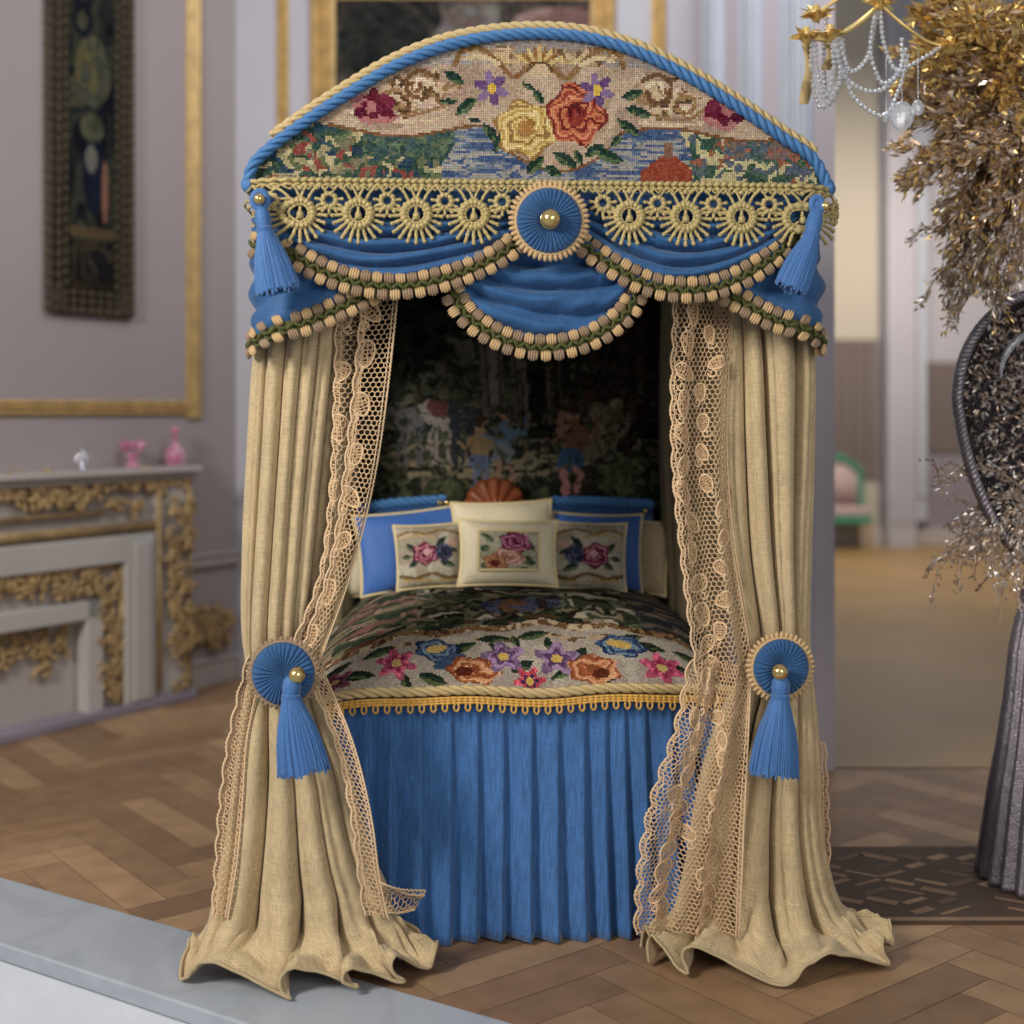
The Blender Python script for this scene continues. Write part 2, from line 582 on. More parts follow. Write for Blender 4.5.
# parquet floor in herringbone, cut along the marble kerb
SA = W(0, 878, 0); SA = CAM + ray(0, 878) * (1.68 * F / (878 - 410))
SB = CAM + ray(510, 1024) * (1.68 * F / (1024 - 410))
SCp = CAM + ray(0, 945) * (1.68 * F / (945 - 410))
sd = (SB - SA)[:2]; sd /= np.linalg.norm(sd)
sn = np.array([sd[1], -sd[0]])                    # towards the camera side
if np.dot(sn, (SCp - SA)[:2]) < 0: sn = -sn
swid = float(np.dot((SCp - SA)[:2], sn))
fb = MB()
Lp, Wp = 0.75, 0.15
ang = radians(38)
ca, sa_ = cos(ang), sin(ang)
pr = np.random.RandomState(4)
pv, pf, pc, pu = [], [], [], []
for r in range(-60, 60):
    for c in range(-9, 9):
        for k in (0, 1):
            if k == 0: x0, y0, lx, ly = r * Wp + c * 2 * Lp, r * Wp, Lp, Wp
            else: x0, y0, lx, ly = r * Wp + c * 2 * Lp + Lp, r * Wp + Wp - Lp, Wp, Lp
            cx, cy = x0 + lx / 2, y0 + ly / 2
            wx, wy = ca * cx - sa_ * cy, sa_ * cx + ca * cy + 1.5
            if not (-4.6 < wx < 4.2 and -3.9 < wy < 4.6): continue
            if wy > 2.9 and wx > 1.2: continue
            g = 0.0012
            q = [(x0 + g, y0 + g), (x0 + lx - g, y0 + g), (x0 + lx - g, y0 + ly - g), (x0 + g, y0 + ly - g)]
            q = [np.array((ca * x - sa_ * y, sa_ * x + ca * y + 1.5)) for x, y in q]
            dq_ = [np.dot(a_ - SA[:2], sn) - .06 for a_ in q]
            poly = []
            for i in range(4):
                a_, b_, da_, db_ = q[i], q[(i + 1) % 4], dq_[i], dq_[(i + 1) % 4]
                if da_ <= 0: poly.append(a_)
                if (da_ <= 0) != (db_ <= 0): poly.append(a_ + (b_ - a_) * da_ / (da_ - db_))
            if len(poly) < 3: continue
            b0 = len(pv); pv += [(p_[0], p_[1], 0) for p_ in poly]
            nf0 = len(pf)
            pf += [(b0, b0 + i, b0 + i + 1) for i in range(1, len(poly) - 1)]
            t = pr.rand()
            base = np.array([(148, 116, 86), (138, 107, 79), (160, 128, 96), (130, 100, 74)][pr.randint(4)], float)
            pc += [s2l(base * (.94 + .12 * t))] * (len(pf) - nf0)
fb.add(pv, pf, 0, np.array(pc))
fl = struct(fb.build('floor', [FLOORM], smooth=False))
ff = MB()
fa = [SA[:2] - sd * 2.6 + sn * .08, SA[:2] + sd * 6.6 + sn * .08, SA[:2] + sd * 6.6 - sn * 7.5, SA[:2] - sd * 2.6 - sn * 7.5]
ff.add([(x, y, -.003) for x, y in fa], [[0, 1, 2, 3]], 0)
struct(ff.build('floor', [FLOORB], smooth=False))
# marble kerb: top slab with a rough white face below
mk = MB()
p0 = SA[:2] - sd * 2.2; p1 = SB[:2] + sd * 1.6
def slab(mb, a, b, o0, o1, z0, z1):
    q = [a + sn * o0, b + sn * o0, b + sn * o1, a + sn * o1]
    v = [(x, y, z0) for x, y in q] + [(x, y, z1) for x, y in q]
    mb.add(v, [[0, 3, 2, 1], [4, 5, 6, 7], [0, 1, 5, 4], [1, 2, 6, 5], [2, 3, 7, 6], [3, 0, 4, 7]])
slab(mk, p0, p1, 0, swid, -.05, .005)
struct(mk.build('trim_1', [MARBLE], smooth=False, bevel=.006))
mk = MB()
slab(mk, p0, p1, .02, swid - .012, -1.0, -.051)
struct(mk.build('trim_2', [PLASTER], smooth=False, bevel=.004))

# left wall, set at an angle (fireplace front plane A..B, wall behind it)
A0 = CAM + ray(0, 742) * (1.68 * F / (742 - 410))
B0 = CAM + ray(200, 694) * (1.68 * F / (694 - 410))
ld = (B0 - A0); ld[2] = 0; ld /= np.linalg.norm(ld)
ln_ = np.array([ld[1], -ld[0], 0.0])
if ln_[1] > 0: ln_ = -ln_
PROT = 0.16
WL0 = A0 - ln_ * PROT


def wallpt(px, py, out=0.0):
    """point on left wall plane pushed out -> (s, out, z) coordinates"""
    p = WP(px, py, WL0 + ln_ * out, ln_)
    return float(np.dot(p - WL0, ld)), out, float(p[2])


def LW(v):
    v = np.asarray(v, float)
    return WL0 * np.array([1, 1, 0]) + v[:, 0:1] * ld + v[:, 1:2] * ln_ + v[:, 2:3] * np.array([0, 0, 1.0])


HC = 4.6
YB = 4.26
sC = wallpt(236, 600)[0]
cw = LW(np.array([[sC, 0, 0]]))[0]
YB = float(cw[1])
mb = MB(); mb.box(-3.2, sC, -.12, 0, 0, HC)
struct(mb.build('wall_left', [WALL], T=LW, smooth=False))
mb = MB(); mb.box(cw[0] - .05, 1.25, YB, YB + .12, 0, HC)
struct(mb.build('wall_back', [WALL_B], smooth=False))
# skirting, dado rail
s187 = wallpt(187, 600, PROT)[0]
mb = MB(); mb.box(s187 + .02, sC, 0, .025, 0, .14); mb.box(s187 + .02, sC, .0, .035, .14, .16)
struct(mb.build('baseboard_left', [WHITE], T=LW, smooth=False, bevel=.004))
mb = MB(); mb.box(cw[0], 1.1, YB - .025, YB, 0, .14)
struct(mb.build('baseboard_back', [WHITE], smooth=False, bevel=.004))
zr = wallpt(215, 560)[2]
mb = MB(); mb.box(s187 + .02, sC, 0, .03, zr - .03, zr + .03); mb.box(s187 + .02, sC, 0, .045, zr + .03, zr + .045)
struct(mb.build('trim_3', [WHITE], T=LW, smooth=False, bevel=.005))

# gilt panel moulding on the left wall (L shape running up and out of the frame)
def strip(mb, a, b, wd, th, out=0.0):
    """moulding with raised centre between two (s,z) points on the wall"""
    a = np.array(a); b = np.array(b); t = (b - a) / np.linalg.norm(b - a); n = np.array([-t[1], t[0]])
    prof = [(-wd / 2, 0), (-wd / 2, th * .5), (-wd * .32, th * .8), (-wd * .18, th * .45), (0, th), (wd * .18, th * .45),
            (wd * .32, th * .8), (wd / 2, th * .5), (wd / 2, 0)]
    P = []
    for e in (a - t * wd / 2, b + t * wd / 2):
        P.append([(e[0] + n[0] * o, out + h, e[1] + n[1] * o) for o, h in prof])
    mb.grid(np.array(P))
s1, _, z1 = wallpt(193, 408)
s0, _, z0 = wallpt(-60, 408)
wv = wallpt(201, 300)[0] - wallpt(186, 300)[0]
mb = MB()
strip(mb, (s1, z1), (s1, HC - .3), wv, .03)
strip(mb, (s0 - .5, z1), (s1, z1), .085, .03)
struct(mb.build('trim_4', [GILT], T=LW, smooth=False))
# gilt vertical mouldings on the back wall
for i, (pa, pb) in enumerate([(277, 289), (651, 666)]):
    xa = W(pa, 100, YB)[0]; xb = W(pb, 100, YB)[0]
    mb = MB()
    T = lambda v: np.stack([v[:, 0], YB - v[:, 1], v[:, 2]], 1)
    strip(mb, ((xa + xb) / 2, .9), ((xa + xb) / 2, HC - .3), xb - xa, .03)
    struct(mb.build('trim_%d' % (5 + i), [GILT], T=T, smooth=False))

# partition on the right with pilasters, ending in a jamb
pj = np.array([W(814, 400, 2.2)[0], 2.2]); pk = np.array([W(693, 400, YB)[0], YB])
pd = pk - pj; plen_ = np.linalg.norm(pd); pd /= plen_; pn = np.array([-pd[1], pd[0]])
if pn[0] > 0: pn = -pn
def PW(v):
    v = np.asarray(v, float)
    return np.stack([pj[0] + v[:, 0] * pd[0] + v[:, 1] * pn[0], pj[1] + v[:, 0] * pd[1] + v[:, 1] * pn[1], v[:, 2]], 1)
mb = MB(); mb.box(0, plen_ + .1, -.10, 0, 0, HC)
struct(mb.build('wall_right', [mat('mauve_white_paint', (186, 176, 182), .75)], T=PW, smooth=False))
mb = MB()
for a, b, t in ((0.0, .16, .05), (.22, .42, .03), (.75, 1.0, .05), (1.05, 1.12, .02), (1.45, 1.75, .06)):
    mb.box(a, b, .0005, t, 0, HC); mb.box(a + .03, b - .03, t, t + .015, .2, HC)
struct(mb.build('trim_7', [BWHITE], T=PW, smooth=False, bevel=.01))
# far room beyond the jamb
YF = 12.6
mb = MB(); mb.add([(1.35, 2.25, .004), (9, 2.25, .004), (9, YF, .004), (1.35, YF, .004)], [[0, 1, 2, 3]])
struct(mb.build('floor', [FARFL], smooth=False))
CREAM = mat('cream_paint', (178, 168, 152), 0.8)
TAUPE = mat('taupe_panel_paint', (108, 96, 92), 0.8, noise=.1, nscale=.8)
LILAC = mat('lilac_dado_paint', (136, 126, 136), 0.8, noise=.1, nscale=1)
mb = MB(); mb.box(2.0, 10, YF, YF + .2, 0, 7)
struct(mb.build('wall_back', [WALL_B], smooth=False))
def far(n, px0, px1, py0, py1, th, m, Y=YF, bev=.01):
    a = W(px0, py1, Y); b = W(px1, py0, Y)
    mb = MB(); mb.box(a[0], b[0], Y - th, Y - .002, max(a[2], .0), b[2])
    if px1 - px0 < 60 and th > .1:
        for q in range(1, 4):
            xx = a[0] + (b[0] - a[0]) * q / 4
            mb.box(xx - .02, xx + .02, Y - th - .03, Y - th, max(a[2], 0) + .3, b[2])
    struct(mb.build(n, [m], smooth=False, bevel=bev))
far('trim_8', 828, 876, -60, 546, .10, CREAM)
far('trim_14', 828, 876, 340, 480, .12, TAUPE)
far('trim_9', 880, 908, -60, 546, .35, WALL_B)
far('trim_10', 912, 922, -60, 520, .2, BWHITE)
far('trim_11', 924, 1100, 362, 452, .06, TAUPE)
far('trim_12', 924, 1100, 458, 530, .08, LILAC)
far('trim_13', 828, 1100, 528, 546, .12, WHITE)
mb = MB(); mb.box(6.9, 7.1, 2.0, YF, 0, 7)
struct(mb.build('wall_right', [TAUPE], smooth=False))

# ------------------------------------------------------------------ four-poster bed
DF = -0.06                                            # plane of the canopy front
xL = L(248, 190, DF)[0]; xR = L(829, 190, DF)[0]
HW = (xR - xL) / 2; XC = (xL + xR) / 2
RC = 0.09
HP = HW; HW = HW - .050
DEP = 1.62
bed = thing('four_poster_bed', 'blue and sand four-poster bed with arched needlepoint canopy, swags and pleated blue skirt', 'bed',
            (XC, .8, 0), frame='bed')


def per(q, out=0.0):
    """perimeter of the canopy box: q=0 front centre, positive to the right -> x, d and normal"""
    q = np.asarray(q, float); s = np.sign(q); a = np.abs(q)
    f = HW - RC; arc = RC * pi / 2
    th = np.clip((a - f) / RC, 0, pi / 2)
    x = np.where(a < f, a, f + RC * np.sin(th))
    y = np.where(a < f, 0, RC * (1 - np.cos(th))) + np.maximum(a - f - arc, 0)
    nx = np.sin(th); ny = -np.cos(th)
    return XC + s * (x + nx * out), DF + y + ny * out


def PQ(q, z, out):
    q, z, out = np.broadcast_arrays(np.asarray(q, float), np.asarray(z, float), np.asarray(out, float))
    x, d = per(q, out)
    return np.stack([x, d, z], -1)


def qz(px, py):
    p = L(px, py, DF - .03)
    return p[0] - XC, p[2]


def rope(mb, path, r, pitch, m=0, strands=3, flip=1, cols=None):
    path = resample(np.asarray(path), max(20, int(plen(path) / pitch * 14)))
    T = np.gradient(path, axis=0); T /= np.linalg.norm(T, axis=1)[:, None]
    ref = np.array([0.0, 1.0, 0.02])
    N = ref - (T @ ref)[:, None] * T; N /= np.linalg.norm(N, axis=1)[:, None]
    B = np.cross(T, N)
    s = np.concatenate([[0], np.cumsum(np.linalg.norm(np.diff(path, axis=0), axis=1))])
    for k in range(strands):
        a = flip * (s / pitch * 2 * pi) + k * 2 * pi / strands
        q = path + r * .52 * (np.cos(a)[:, None] * N + np.sin(a)[:, None] * B)
        mb.tube(q, r * .49, 8, m, cols)


# arched pediment ---------------------------------------------------
arch_px = [(249, 184), (254, 168), (272, 150), (300, 129), (350, 96), (400, 67), (450, 48), (500, 39), (535, 37), (580, 40), (630, 53),
           (680, 76), (730, 106), (780, 140), (812, 163), (826, 188)]
arch = curve([(L(x, y, DF)[0], L(x, y, DF)[2]) for x, y in arch_px], 160)
zb = L(537, 188, DF)[2]
nx_, ny_ = 270, 72
cv = Canvas(248, 830, 32, 190, nx_, ny_, (150, 138, 132), 7)
X, Y = cv.X, cv.Y
full = np.ones(X.shape, bool)
cv.blot(full, [(146, 132, 124), (164, 148, 136), (152, 142, 140)], 40)
cart = Y < (133 + 6 * np.sin(X / 28.0)) + np.where((X > 478) & (X < 612), 34 * np.sin((X - 478) / 134 * pi) ** .6, 0)
cv.blot(cart & (Y > 62 + abs(X - 535) * .06), [(174, 145, 118), (186, 158, 130), (164, 136, 112)], 30)
lake = (~cart) & (X > 400) & (X < 690)
cv.blot(lake, [(64, 84, 120), (104, 116, 136), (150, 144, 136), (72, 92, 130), (156, 150, 140), (150, 144, 134)], 34, sy=3.6)
gard = (~cart) & ((X < 430 + 20 * cv.nz(9)) )
cv.patch(gard, [(48, 70, 62), (98, 106, 70), (168, 156, 108), (62, 84, 66), (140, 66, 56), (186, 170, 124), (44, 66, 84), (56, 78, 60), (150, 140, 100), (120, 112, 84)], 8, 6)
cv.patch(gard & (Y < 160) & (X > 360), [(50, 74, 68), (70, 92, 78), (58, 82, 84), (88, 104, 76)], 7, 5)
cv.patch((~cart) & (X > 690 - 16 * cv.nz(9)), [(70, 96, 72), (190, 178, 126), (52, 78, 64), (150, 88, 62), (200, 184, 134), (86, 94, 106), (184, 170, 120), (60, 88, 72)], 9, 6)
cv.patch((~cart) & (X > 720) & (Y < 158), [(150, 92, 70), (84, 94, 106), (120, 100, 90), (70, 90, 88)], 9, 5)
cv.put((~cart) & (X > 636) & (X < 688) & (Y > 150) & (Y - 150 > np.abs(X - 664) * .75), (152, 66, 44))
cv.put((~cart) & (X > 660) & (X < 668) & (Y > 142) & (Y < 156), (132, 96, 74))
edge = np.abs(Y - ((133 + 6 * np.sin(X / 28.0)) + np.where((X > 478) & (X < 612), 34 * np.sin((X - 478) / 134 * pi) ** .6, 0))) < 1.6
cv.put(edge & (X > 325) & (X < 775), (122, 82, 50))
# acanthus scrolls
for ax_, rt_ in ((415, -.2), (662, .2)):
    cv.patch((cv.E(ax_, 97, 36, 19, rt_, .25, 6) < 1), [(188, 158, 120), (124, 86, 56), (212, 190, 156), (150, 114, 76), (90, 62, 42), (198, 170, 136), (188, 158, 134)], 7, 5)
for ax_ in (490, 578):
    cv.patch((cv.E(ax_, 57, 34, 8, 0, .3, 5) < 1), [(172, 140, 96), (116, 84, 56), (196, 166, 126), (160, 132, 100)], 7, 4)
for sgn, ox in ((-1, 535), (1, 535)):
    P = lambda a, b: (ox + sgn * a, b)
    cv.line([P(6, 62), P(26, 78), P(45, 60), P(62, 50), P(80, 56), P(84, 68)], 4.5, (136, 98, 58))
    cv.line([P(8, 56), P(30, 64), P(44, 56)], 3.5, (196, 168, 116))
    cv.line([P(40, 66), P(58, 58), P(74, 62)], 3.5, (206, 180, 136))
    cv.line([P(102, 80), P(118, 74), P(132, 84), P(128, 98), P(112, 100), P(108, 90)], 4, (112, 78, 50))
    cv.line([P(106, 86), P(120, 82), P(124, 92)], 3, (216, 196, 158))
    cv.line([P(140, 92), P(156, 100), P(150, 112), P(136, 108)], 3.5, (152, 116, 72))
    cv.line([P(96, 108), P(120, 116), P(150, 118), P(166, 108)], 3, (150, 112, 74))
    cv.line([P(190, 114), P(170, 120), P(140, 124), P(100, 122)], 3, (206, 176, 140))
for k in range(-4, 5):
    cv.line([(535 + k * 2, 66), (535 + k * 5.5, 60 - (5 - abs(k)) * 2.6)], 3.2, (148, 104, 54) if k % 2 else (204, 172, 108))
cv.put(cv.E(535, 72, 13, 7) < 1, (200, 170, 132)); cv.line([(523, 72), (528, 65), (535, 63), (542, 65), (547, 72)], 2.6, (104, 72, 44))
GR = ((34, 58, 46), (86, 104, 66))
for a in [(450, 80, 12, 5, .6), (462, 108, 14, 6, -.7), (444, 104, 9, 3, 0), (486, 134, 12, 5, .9), (497, 142, 14, 6, -.9), (530, 166, 12, 6, -.8),
          (548, 172, 10, 5, .5), (560, 160, 14, 6, .5), (604, 156, 16, 6, .35), (590, 150, 12, 5, -.5), (628, 94, 12, 5, -.3), (634, 111, 15, 5, .3),
          (624, 127, 15, 5, .6), (534, 98, 9, 4, 1.0), (524, 88, 8, 3, .6), (612, 140, 9, 4, -.9), (574, 158, 9, 4, 1.2), (470, 122, 7, 3, .3)]:
    cv.leaf(*a, GR)
cv.rose(521, 130, 30, 27, [(150, 110, 56), (206, 170, 92), (224, 196, 130), (190, 148, 74), (216, 182, 106)])
cv.put(cv.E(521, 128, 8, 7) < 1, (172, 116, 52))
cv.rose(572, 114, 28, 31, [(118, 40, 34), (190, 96, 62), (212, 130, 88), (160, 62, 46), (200, 112, 72)])
cv.put(cv.E(569, 112, 7, 8) < 1, (98, 28, 30)); cv.put((cv.E(569, 112, 13, 15) < 1) & (cv.nz(7) > .55), (146, 50, 42))
for fx, fy in ((487, 90), (592, 90)):
    for k in range(6):
        a = k * pi / 3 + .3
        cv.put(cv.E(fx + 10 * cos(a), fy + 10 * sin(a), 8, 4.2, a) < 1, (104, 72, 118) if k % 2 else (132, 104, 142))
    cv.put(cv.E(fx, fy, 4.5, 5.5) < 1, (214, 170, 60))
for fx, sg in ((370, 1), (722, -1)):
    cv.put(cv.E(fx, 112, 22, 15, .35 * sg, .12, 4) < 1, (176, 108, 104))
    cv.put((cv.E(fx + 5 * sg, 108, 17, 13, .35, .2, 5) < 1) & (cv.nz(8) > .36), (104, 28, 48))
    cv.put((cv.E(fx + 14 * sg, 104, 9, 5, .9 * sg) < 1), (122, 40, 62))
    cv.put((cv.E(fx - 12 * sg, 116, 7, 5) < 1), (92, 24, 44))
cols = cv.lin()
xs = np.linspace(L(248, 110, DF)[0], L(830, 110, DF)[0], nx_ + 1)
zs = np.linspace(L(537, 32, DF)[2], L(537, 190, DF)[2], ny_ + 1)
Xg, Zg = np.meshgrid(xs, zs, indexing='ij')
xm = (xs[1:] + xs[:-1]) / 2; zm = (zs[1:] + zs[:-1]) / 2
top = np.interp(xm, arch[:, 0], arch[:, 1])
keep = zm[None, :] < top[:, None] + .004
mb = MB()
mb.grid(np.stack([Xg, np.full_like(Xg, DF - .012), Zg], -1), 0, cols, keep=keep)
mb.build('pediment_panel', [STITCH], bed, 'bed')
# ropes
mb = MB()
bp = np.stack([arch[:, 0], np.full(160, DF - .022), arch[:, 1] + .004], 1)
rope(mb, bp, .0185, .10)
# small knot at each end
mb.ell(bp[0] + [0, 0, -.01], (.02, .02, .024), 14, 8, ridge=5, amp=.15)
mb.ell(bp[-1] + [0, 0, -.01], (.02, .02, .024), 14, 8, ridge=5, amp=.15)
tag_ = mb.build('blue_rope_trim', [BLUE_R], bed, 'bed')
mb = MB()
nrm = np.gradient(arch, axis=0); nrm = np.stack([-nrm[:, 1], nrm[:, 0]], 1); nrm /= np.linalg.norm(nrm, axis=1)[:, None]
gp = arch + nrm * .030
gp = np.stack([gp[:, 0], np.full(160, DF + .004), gp[:, 1]], 1)[12:-8]
rope(mb, gp, .019, .10, flip=1)
mb.build('gold_rope_trim', [GOLD_R], bed, 'bed')
# vaulted roof behind the pediment + tapestry lining
mb = MB()
rp = arch + nrm * .012
ds = np.linspace(DF - .008, DEP, 8)
Pq = np.array([[(p[0], d, p[1]) for d in ds] for p in rp])
mb.grid(Pq)
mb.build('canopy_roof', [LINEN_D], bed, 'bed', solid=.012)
mb = MB()
for sg in (-1, 1):
    xx = XC + sg * (HW - .0)
    mb.box(xx - .01, xx + .01, DF + RC, DEP, zb - .09, zb + .02)
mb.box(XC - HW + RC, XC + HW - RC, DF + .004, DF + .02, zb - .09, zb + .02)
mb.build('canopy_rail', [WOOD_D], bed, 'bed', smooth=False)

# ---- swags ----
def ridge(x):
    return 1 - np.abs(np.sin(x)) ** .9


def swag(hem, q0, q1, out, nf, bulge=.03, amp=.016, seed=0, ztop=None):
    """hem: (q,z) points; returns object, hem path (q,z,out arrays)"""
    nu, nv = 110, 60
    h = curve(hem, nu)
    u = np.linspace(0, 1, nu)[:, None]; v = np.linspace(0, 1, nv)[None, :]
    tq = q0 + (q1 - q0) * u
    tz = (zb - .012) if ztop is None else ztop
    vv = v ** .85
    q = tq + (h[:, 0:1] - tq) * vv
    z = tz + (h[:, 1:2] - tz) * vv
    env = np.sin(pi * np.clip(u, 0, 1)) ** .55
    wav = nf * pi * (v ** .9) + 1.1 * np.sin(3.1 * u + seed) + .6 * np.sin(6 * u + 2 * seed + 4 * v)
    o = out + bulge * np.sin(pi * np.clip(v, 0, 1) * .8) * (.5 + .5 * env) - amp * ridge(wav) * (.35 + .65 * env) * np.sin(pi * np.clip(v, .03, 1)) ** .4 \
        + .006 * env * np.abs(np.sin(wav * 1.7 + 5 * u + seed)) ** .7 + .003 * np.sin(23 * u + 31 * v + seed)
    z = z - .006 * ridge(wav + .5) * env * (1 - v)
    P = PQ(q, z, o)
    uv = np.stack([q * np.ones_like(z), z], -1)
    mb = MB(); mb.grid(P, uv=uv)
    sw = mb.build('swag', [BLUE], bed, 'bed', solid=.003)
    gimp(np.stack([q[:, -1], z[:, -1], o[:, -1] + .010], 1), sw)
    return sw


def gimp(path, parent, step=.0345, wd=.0345):
    """braid of tan loops on both sides of an olive plait; path (q,z,out)"""
    n = max(4, int(plen(path[:, :2]) / step))
    p = resample(path, n * 2 + 1)
    T = np.gradient(p[:, :2], axis=0); T /= np.linalg.norm(T, axis=1)[:, None]
    Nn = np.stack([-T[:, 1], T[:, 0]], 1)
    mb = MB()
    # backing tape
    tp = []
    for o in (-.017, .017):
        tp.append(PQ(p[:, 0] + Nn[:, 0] * o, p[:, 1] + Nn[:, 1] * o, p[:, 2] - .003))
    mb.grid(np.array(tp), 2)
    k = 0
    for i in range(len(p)):
        s = 1 if i % 2 else -1
        for side in (-1, 1):
            if (i % 2 == 0) == (side > 0): pass
            else: continue
            j = i
            c0 = p[j, :2] + Nn[j] * side * .0235
            m_ = 0 if (i // 2 + (side > 0)) % 2 else 1
            c = PQ(c0[0], c0[1], p[j, 2])
            c1 = PQ(*(c0 + T[j] * .01), p[j, 2]); c2 = PQ(*(c0 + Nn[j] * .01), p[j, 2])
            t3 = (c1 - c); t3 /= np.linalg.norm(t3) + 1e-9
            n3 = (c2 - c); n3 /= np.linalg.norm(n3) + 1e-9
            o3 = np.cross(t3, n3); o3 *= -np.sign(np.dot(o3, PQ(c0[0], c0[1], p[j, 2] + .01) - c)) * -1
            # folded loop: three cords side by side, bulging outward
            for a_, w_ in ((-.0088, .0052), (-.003, .006), (.003, .006), (.0088, .0052)):
                mb.ell(c + t3 * a_ * 1.2 + o3 * .003, np.array([t3 * w_ * .95, o3 * .0095, n3 * (.0180 if abs(a_) < .005 else .0150)]), 6, 6, m_)
        # plait crossing strokes
        c0 = p[i, :2]
        c = PQ(c0[0], c0[1], p[i, 2] + .007)
        d0 = T[i] * .011 + Nn[i] * .010 * s
        e = PQ(c0[0] + d0[0], c0[1] + d0[1], p[i, 2] + .007) - c
        L_ = np.linalg.norm(e) + 1e-9; e /= L_
        o_ = PQ(c0[0], c0[1], p[i, 2] + .02) - c; o_ /= np.linalg.norm(o_)
        mb.ell(c, np.array([e * .017, np.cross(e, o_) * .0055, o_ * .006]), 6, 6, 2)
    mb.build('braid_trim', [TANB, BRNB, GRNB], parent, 'bed')


def H(*pts):
    return [qz(x, y) for x, y in pts]


fl_ = HW - RC + RC * pi / 2
# side swags (run back along both sides)
for sg in (-1, 1):
    for k in range(2):
        a = sg * (HW + .20 + k * .62); b = sg * (HW + .20 + k * .62 + .70)
        m0 = (a + b) / 2
        hem = [(a, zb - .15), (a + (m0 - a) * .35, zb - .30), (m0, zb - .37), (b - (b - m0) * .35, zb - .30), (b, zb - .15)]
        swag(hem, a, b, .012 + .012 * k, 4, seed=k + 2)
# centre low swag
cs = H((452, 292), (462, 310), (482, 328), (512, 343), (545, 348), (582, 341), (610, 326), (628, 309), (636, 292))
swag(cs, qz(470, 190)[0], qz(618, 190)[0], .006, 6, bulge=.055, amp=.056, seed=1)
# corner swags
cl = [(-HW - .40, zb - .22), (-HW - .18, zb - .42), (-HW - .02, zb - .462)] + H((282, 330), (310, 322), (345, 306), (378, 290), (398, 280))
swag(cl, -HW - .42, qz(398, 190)[0], .018, 4, bulge=.035, amp=.026, seed=4)
cr = H((722, 292), (742, 303), (768, 318), (797, 328)) + [(HW + .0, zb - .445), (HW + .18, zb - .42), (HW + .40, zb - .22)]
swag(cr, qz(722, 190)[0], HW + .42, .018, 4, bulge=.035, amp=.026, seed=5)
# the two broad front swags
bl = H((266, 243), (290, 254), (320, 271), (352, 283), (392, 288), (434, 283), (470, 271), (500, 256), (520, 240))
swag(bl, qz(262, 190)[0], qz(520, 190)[0], .042, 6, bulge=.05, amp=.052, seed=0)
br = H((580, 244), (603, 262), (632, 280), (664, 290), (698, 291), (730, 282), (758, 266), (778, 250), (790, 236))
swag(br, qz(580, 190)[0], qz(800, 190)[0], .042, 6, bulge=.05, amp=.052, seed=3)

# ---- gold lace with rings and sun-ray fringe ----
mb = MB()
zt = zb
for zz, rr, kk in ((zt + .002, .0075, 0), (zt - .012, .0055, 1)):
    qq = np.linspace(-HW - .0, HW + .0, 900)
    pth = PQ(qq, zz + .002 * np.sin(qq * 300 + kk), .084 + .003 * np.cos(qq * 300))
    mb.tube(pth, rr, 6)
pitch = .165
q_first = qz(302, 210)[0]
zc = qz(302, 216)[1]
big = [q_first + pitch * k for k in range(4)] + [qz(626, 210)[0] + pitch * k for k in range(4)]
OUT = .092


def ring(q, z, r, t, bumps, o=OUT, mm=0):
    n = bumps * 4
    a = np.arange(n) / n * 2 * pi
    pth = PQ(q + r * np.cos(a), z + r * np.sin(a), np.full(n, o))
    mb.tube(pth, t * (1 + .22 * np.cos(a * bumps)), 7, mm, closed=True)


def cord(pts, t, n=8, knob=0):
    c = curve(pts, n) if len(pts) > 2 else resample(np.array(pts, float), n)
    mb.tube(PQ(c[:, 0], c[:, 1], np.full(n, OUT)), t * (1 + .15 * np.cos(np.arange(n) * pi)), 6)
    if knob:
        mb.ell(PQ(c[-1, 0], c[-1, 1], OUT), (knob, knob, knob), 7, 5)


for q in big:
    ring(q, zc, .036, .0112, 18)
    ring(q, zc, .0250, .004, 14, OUT + .003)
    mb.ell(PQ(q, zc - .006, OUT + .004), (.0105, .009, .0125), 9, 6)
    cord([(q, zc + .02), (q, zc + .002)], .005, 4)
    cord([(q - .014, zc - .022), (q - .006, zc - .012)], .004, 3)
    cord([(q + .014, zc - .022), (q + .006, zc - .012)], .004, 3)
    for k in range(13):
        a = radians(-90 + (k - 6) * 17)
        l = .040 + (.042 if abs(k - 6) < 4 else .034)
        cord([(q + .041 * cos(a), zc + .041 * sin(a)), (q + (l) * cos(a), zc + l * sin(a))], .0054, 5, .0066)
smalls = [q_first - .06] + [q_first + pitch * (k + .5) for k in range(4)] + [qz(600, 204)[0]] + [qz(626, 210)[0] + pitch * (k + .5) for k in range(4)]
for q in smalls:
    z = qz(385, 204)[1]
    ring(q, z, .0185, .0075, 10)
    for k in range(7):
        a = radians(-90 + (k - 3) * 32)
        cord([(q + .022 * cos(a), z + .022 * sin(a)), (q + .037 * cos(a), z + .037 * sin(a))], .0046, 4, .0056)
    cord([(q - .008, z + .022), (q - .022, zt - .016)], .0036, 4)
    cord([(q + .008, z + .022), (q + .022, zt - .016)], .0036, 4)
for q in big:
    for sg in (-1, 1):
        cord([(q + sg * .02, zc + .034), (q + sg * .036, zt - .03), (q + sg * .05, zt - .016)], .0045, 7)
        cord([(q + sg * .0, zc + .042), (q + sg * .012, zt - .026), (q + sg * .02, zt - .014)], .0042, 6)
        cord([(q + sg * .04, zc + .012), (q + sg * .056, zc + .024), (q + sg * .066, zc + .03)], .0038, 6)
    mb.ell(PQ(q, zt - .022, OUT), (.008, .006, .008), 7, 5)
for k in range(int(2 * HW / .024)):
    q = -HW + .012 + k * .024
    cord([(q - .010, zt - .014), (q, zt - .026), (q + .010, zt - .014)], .0034, 5)
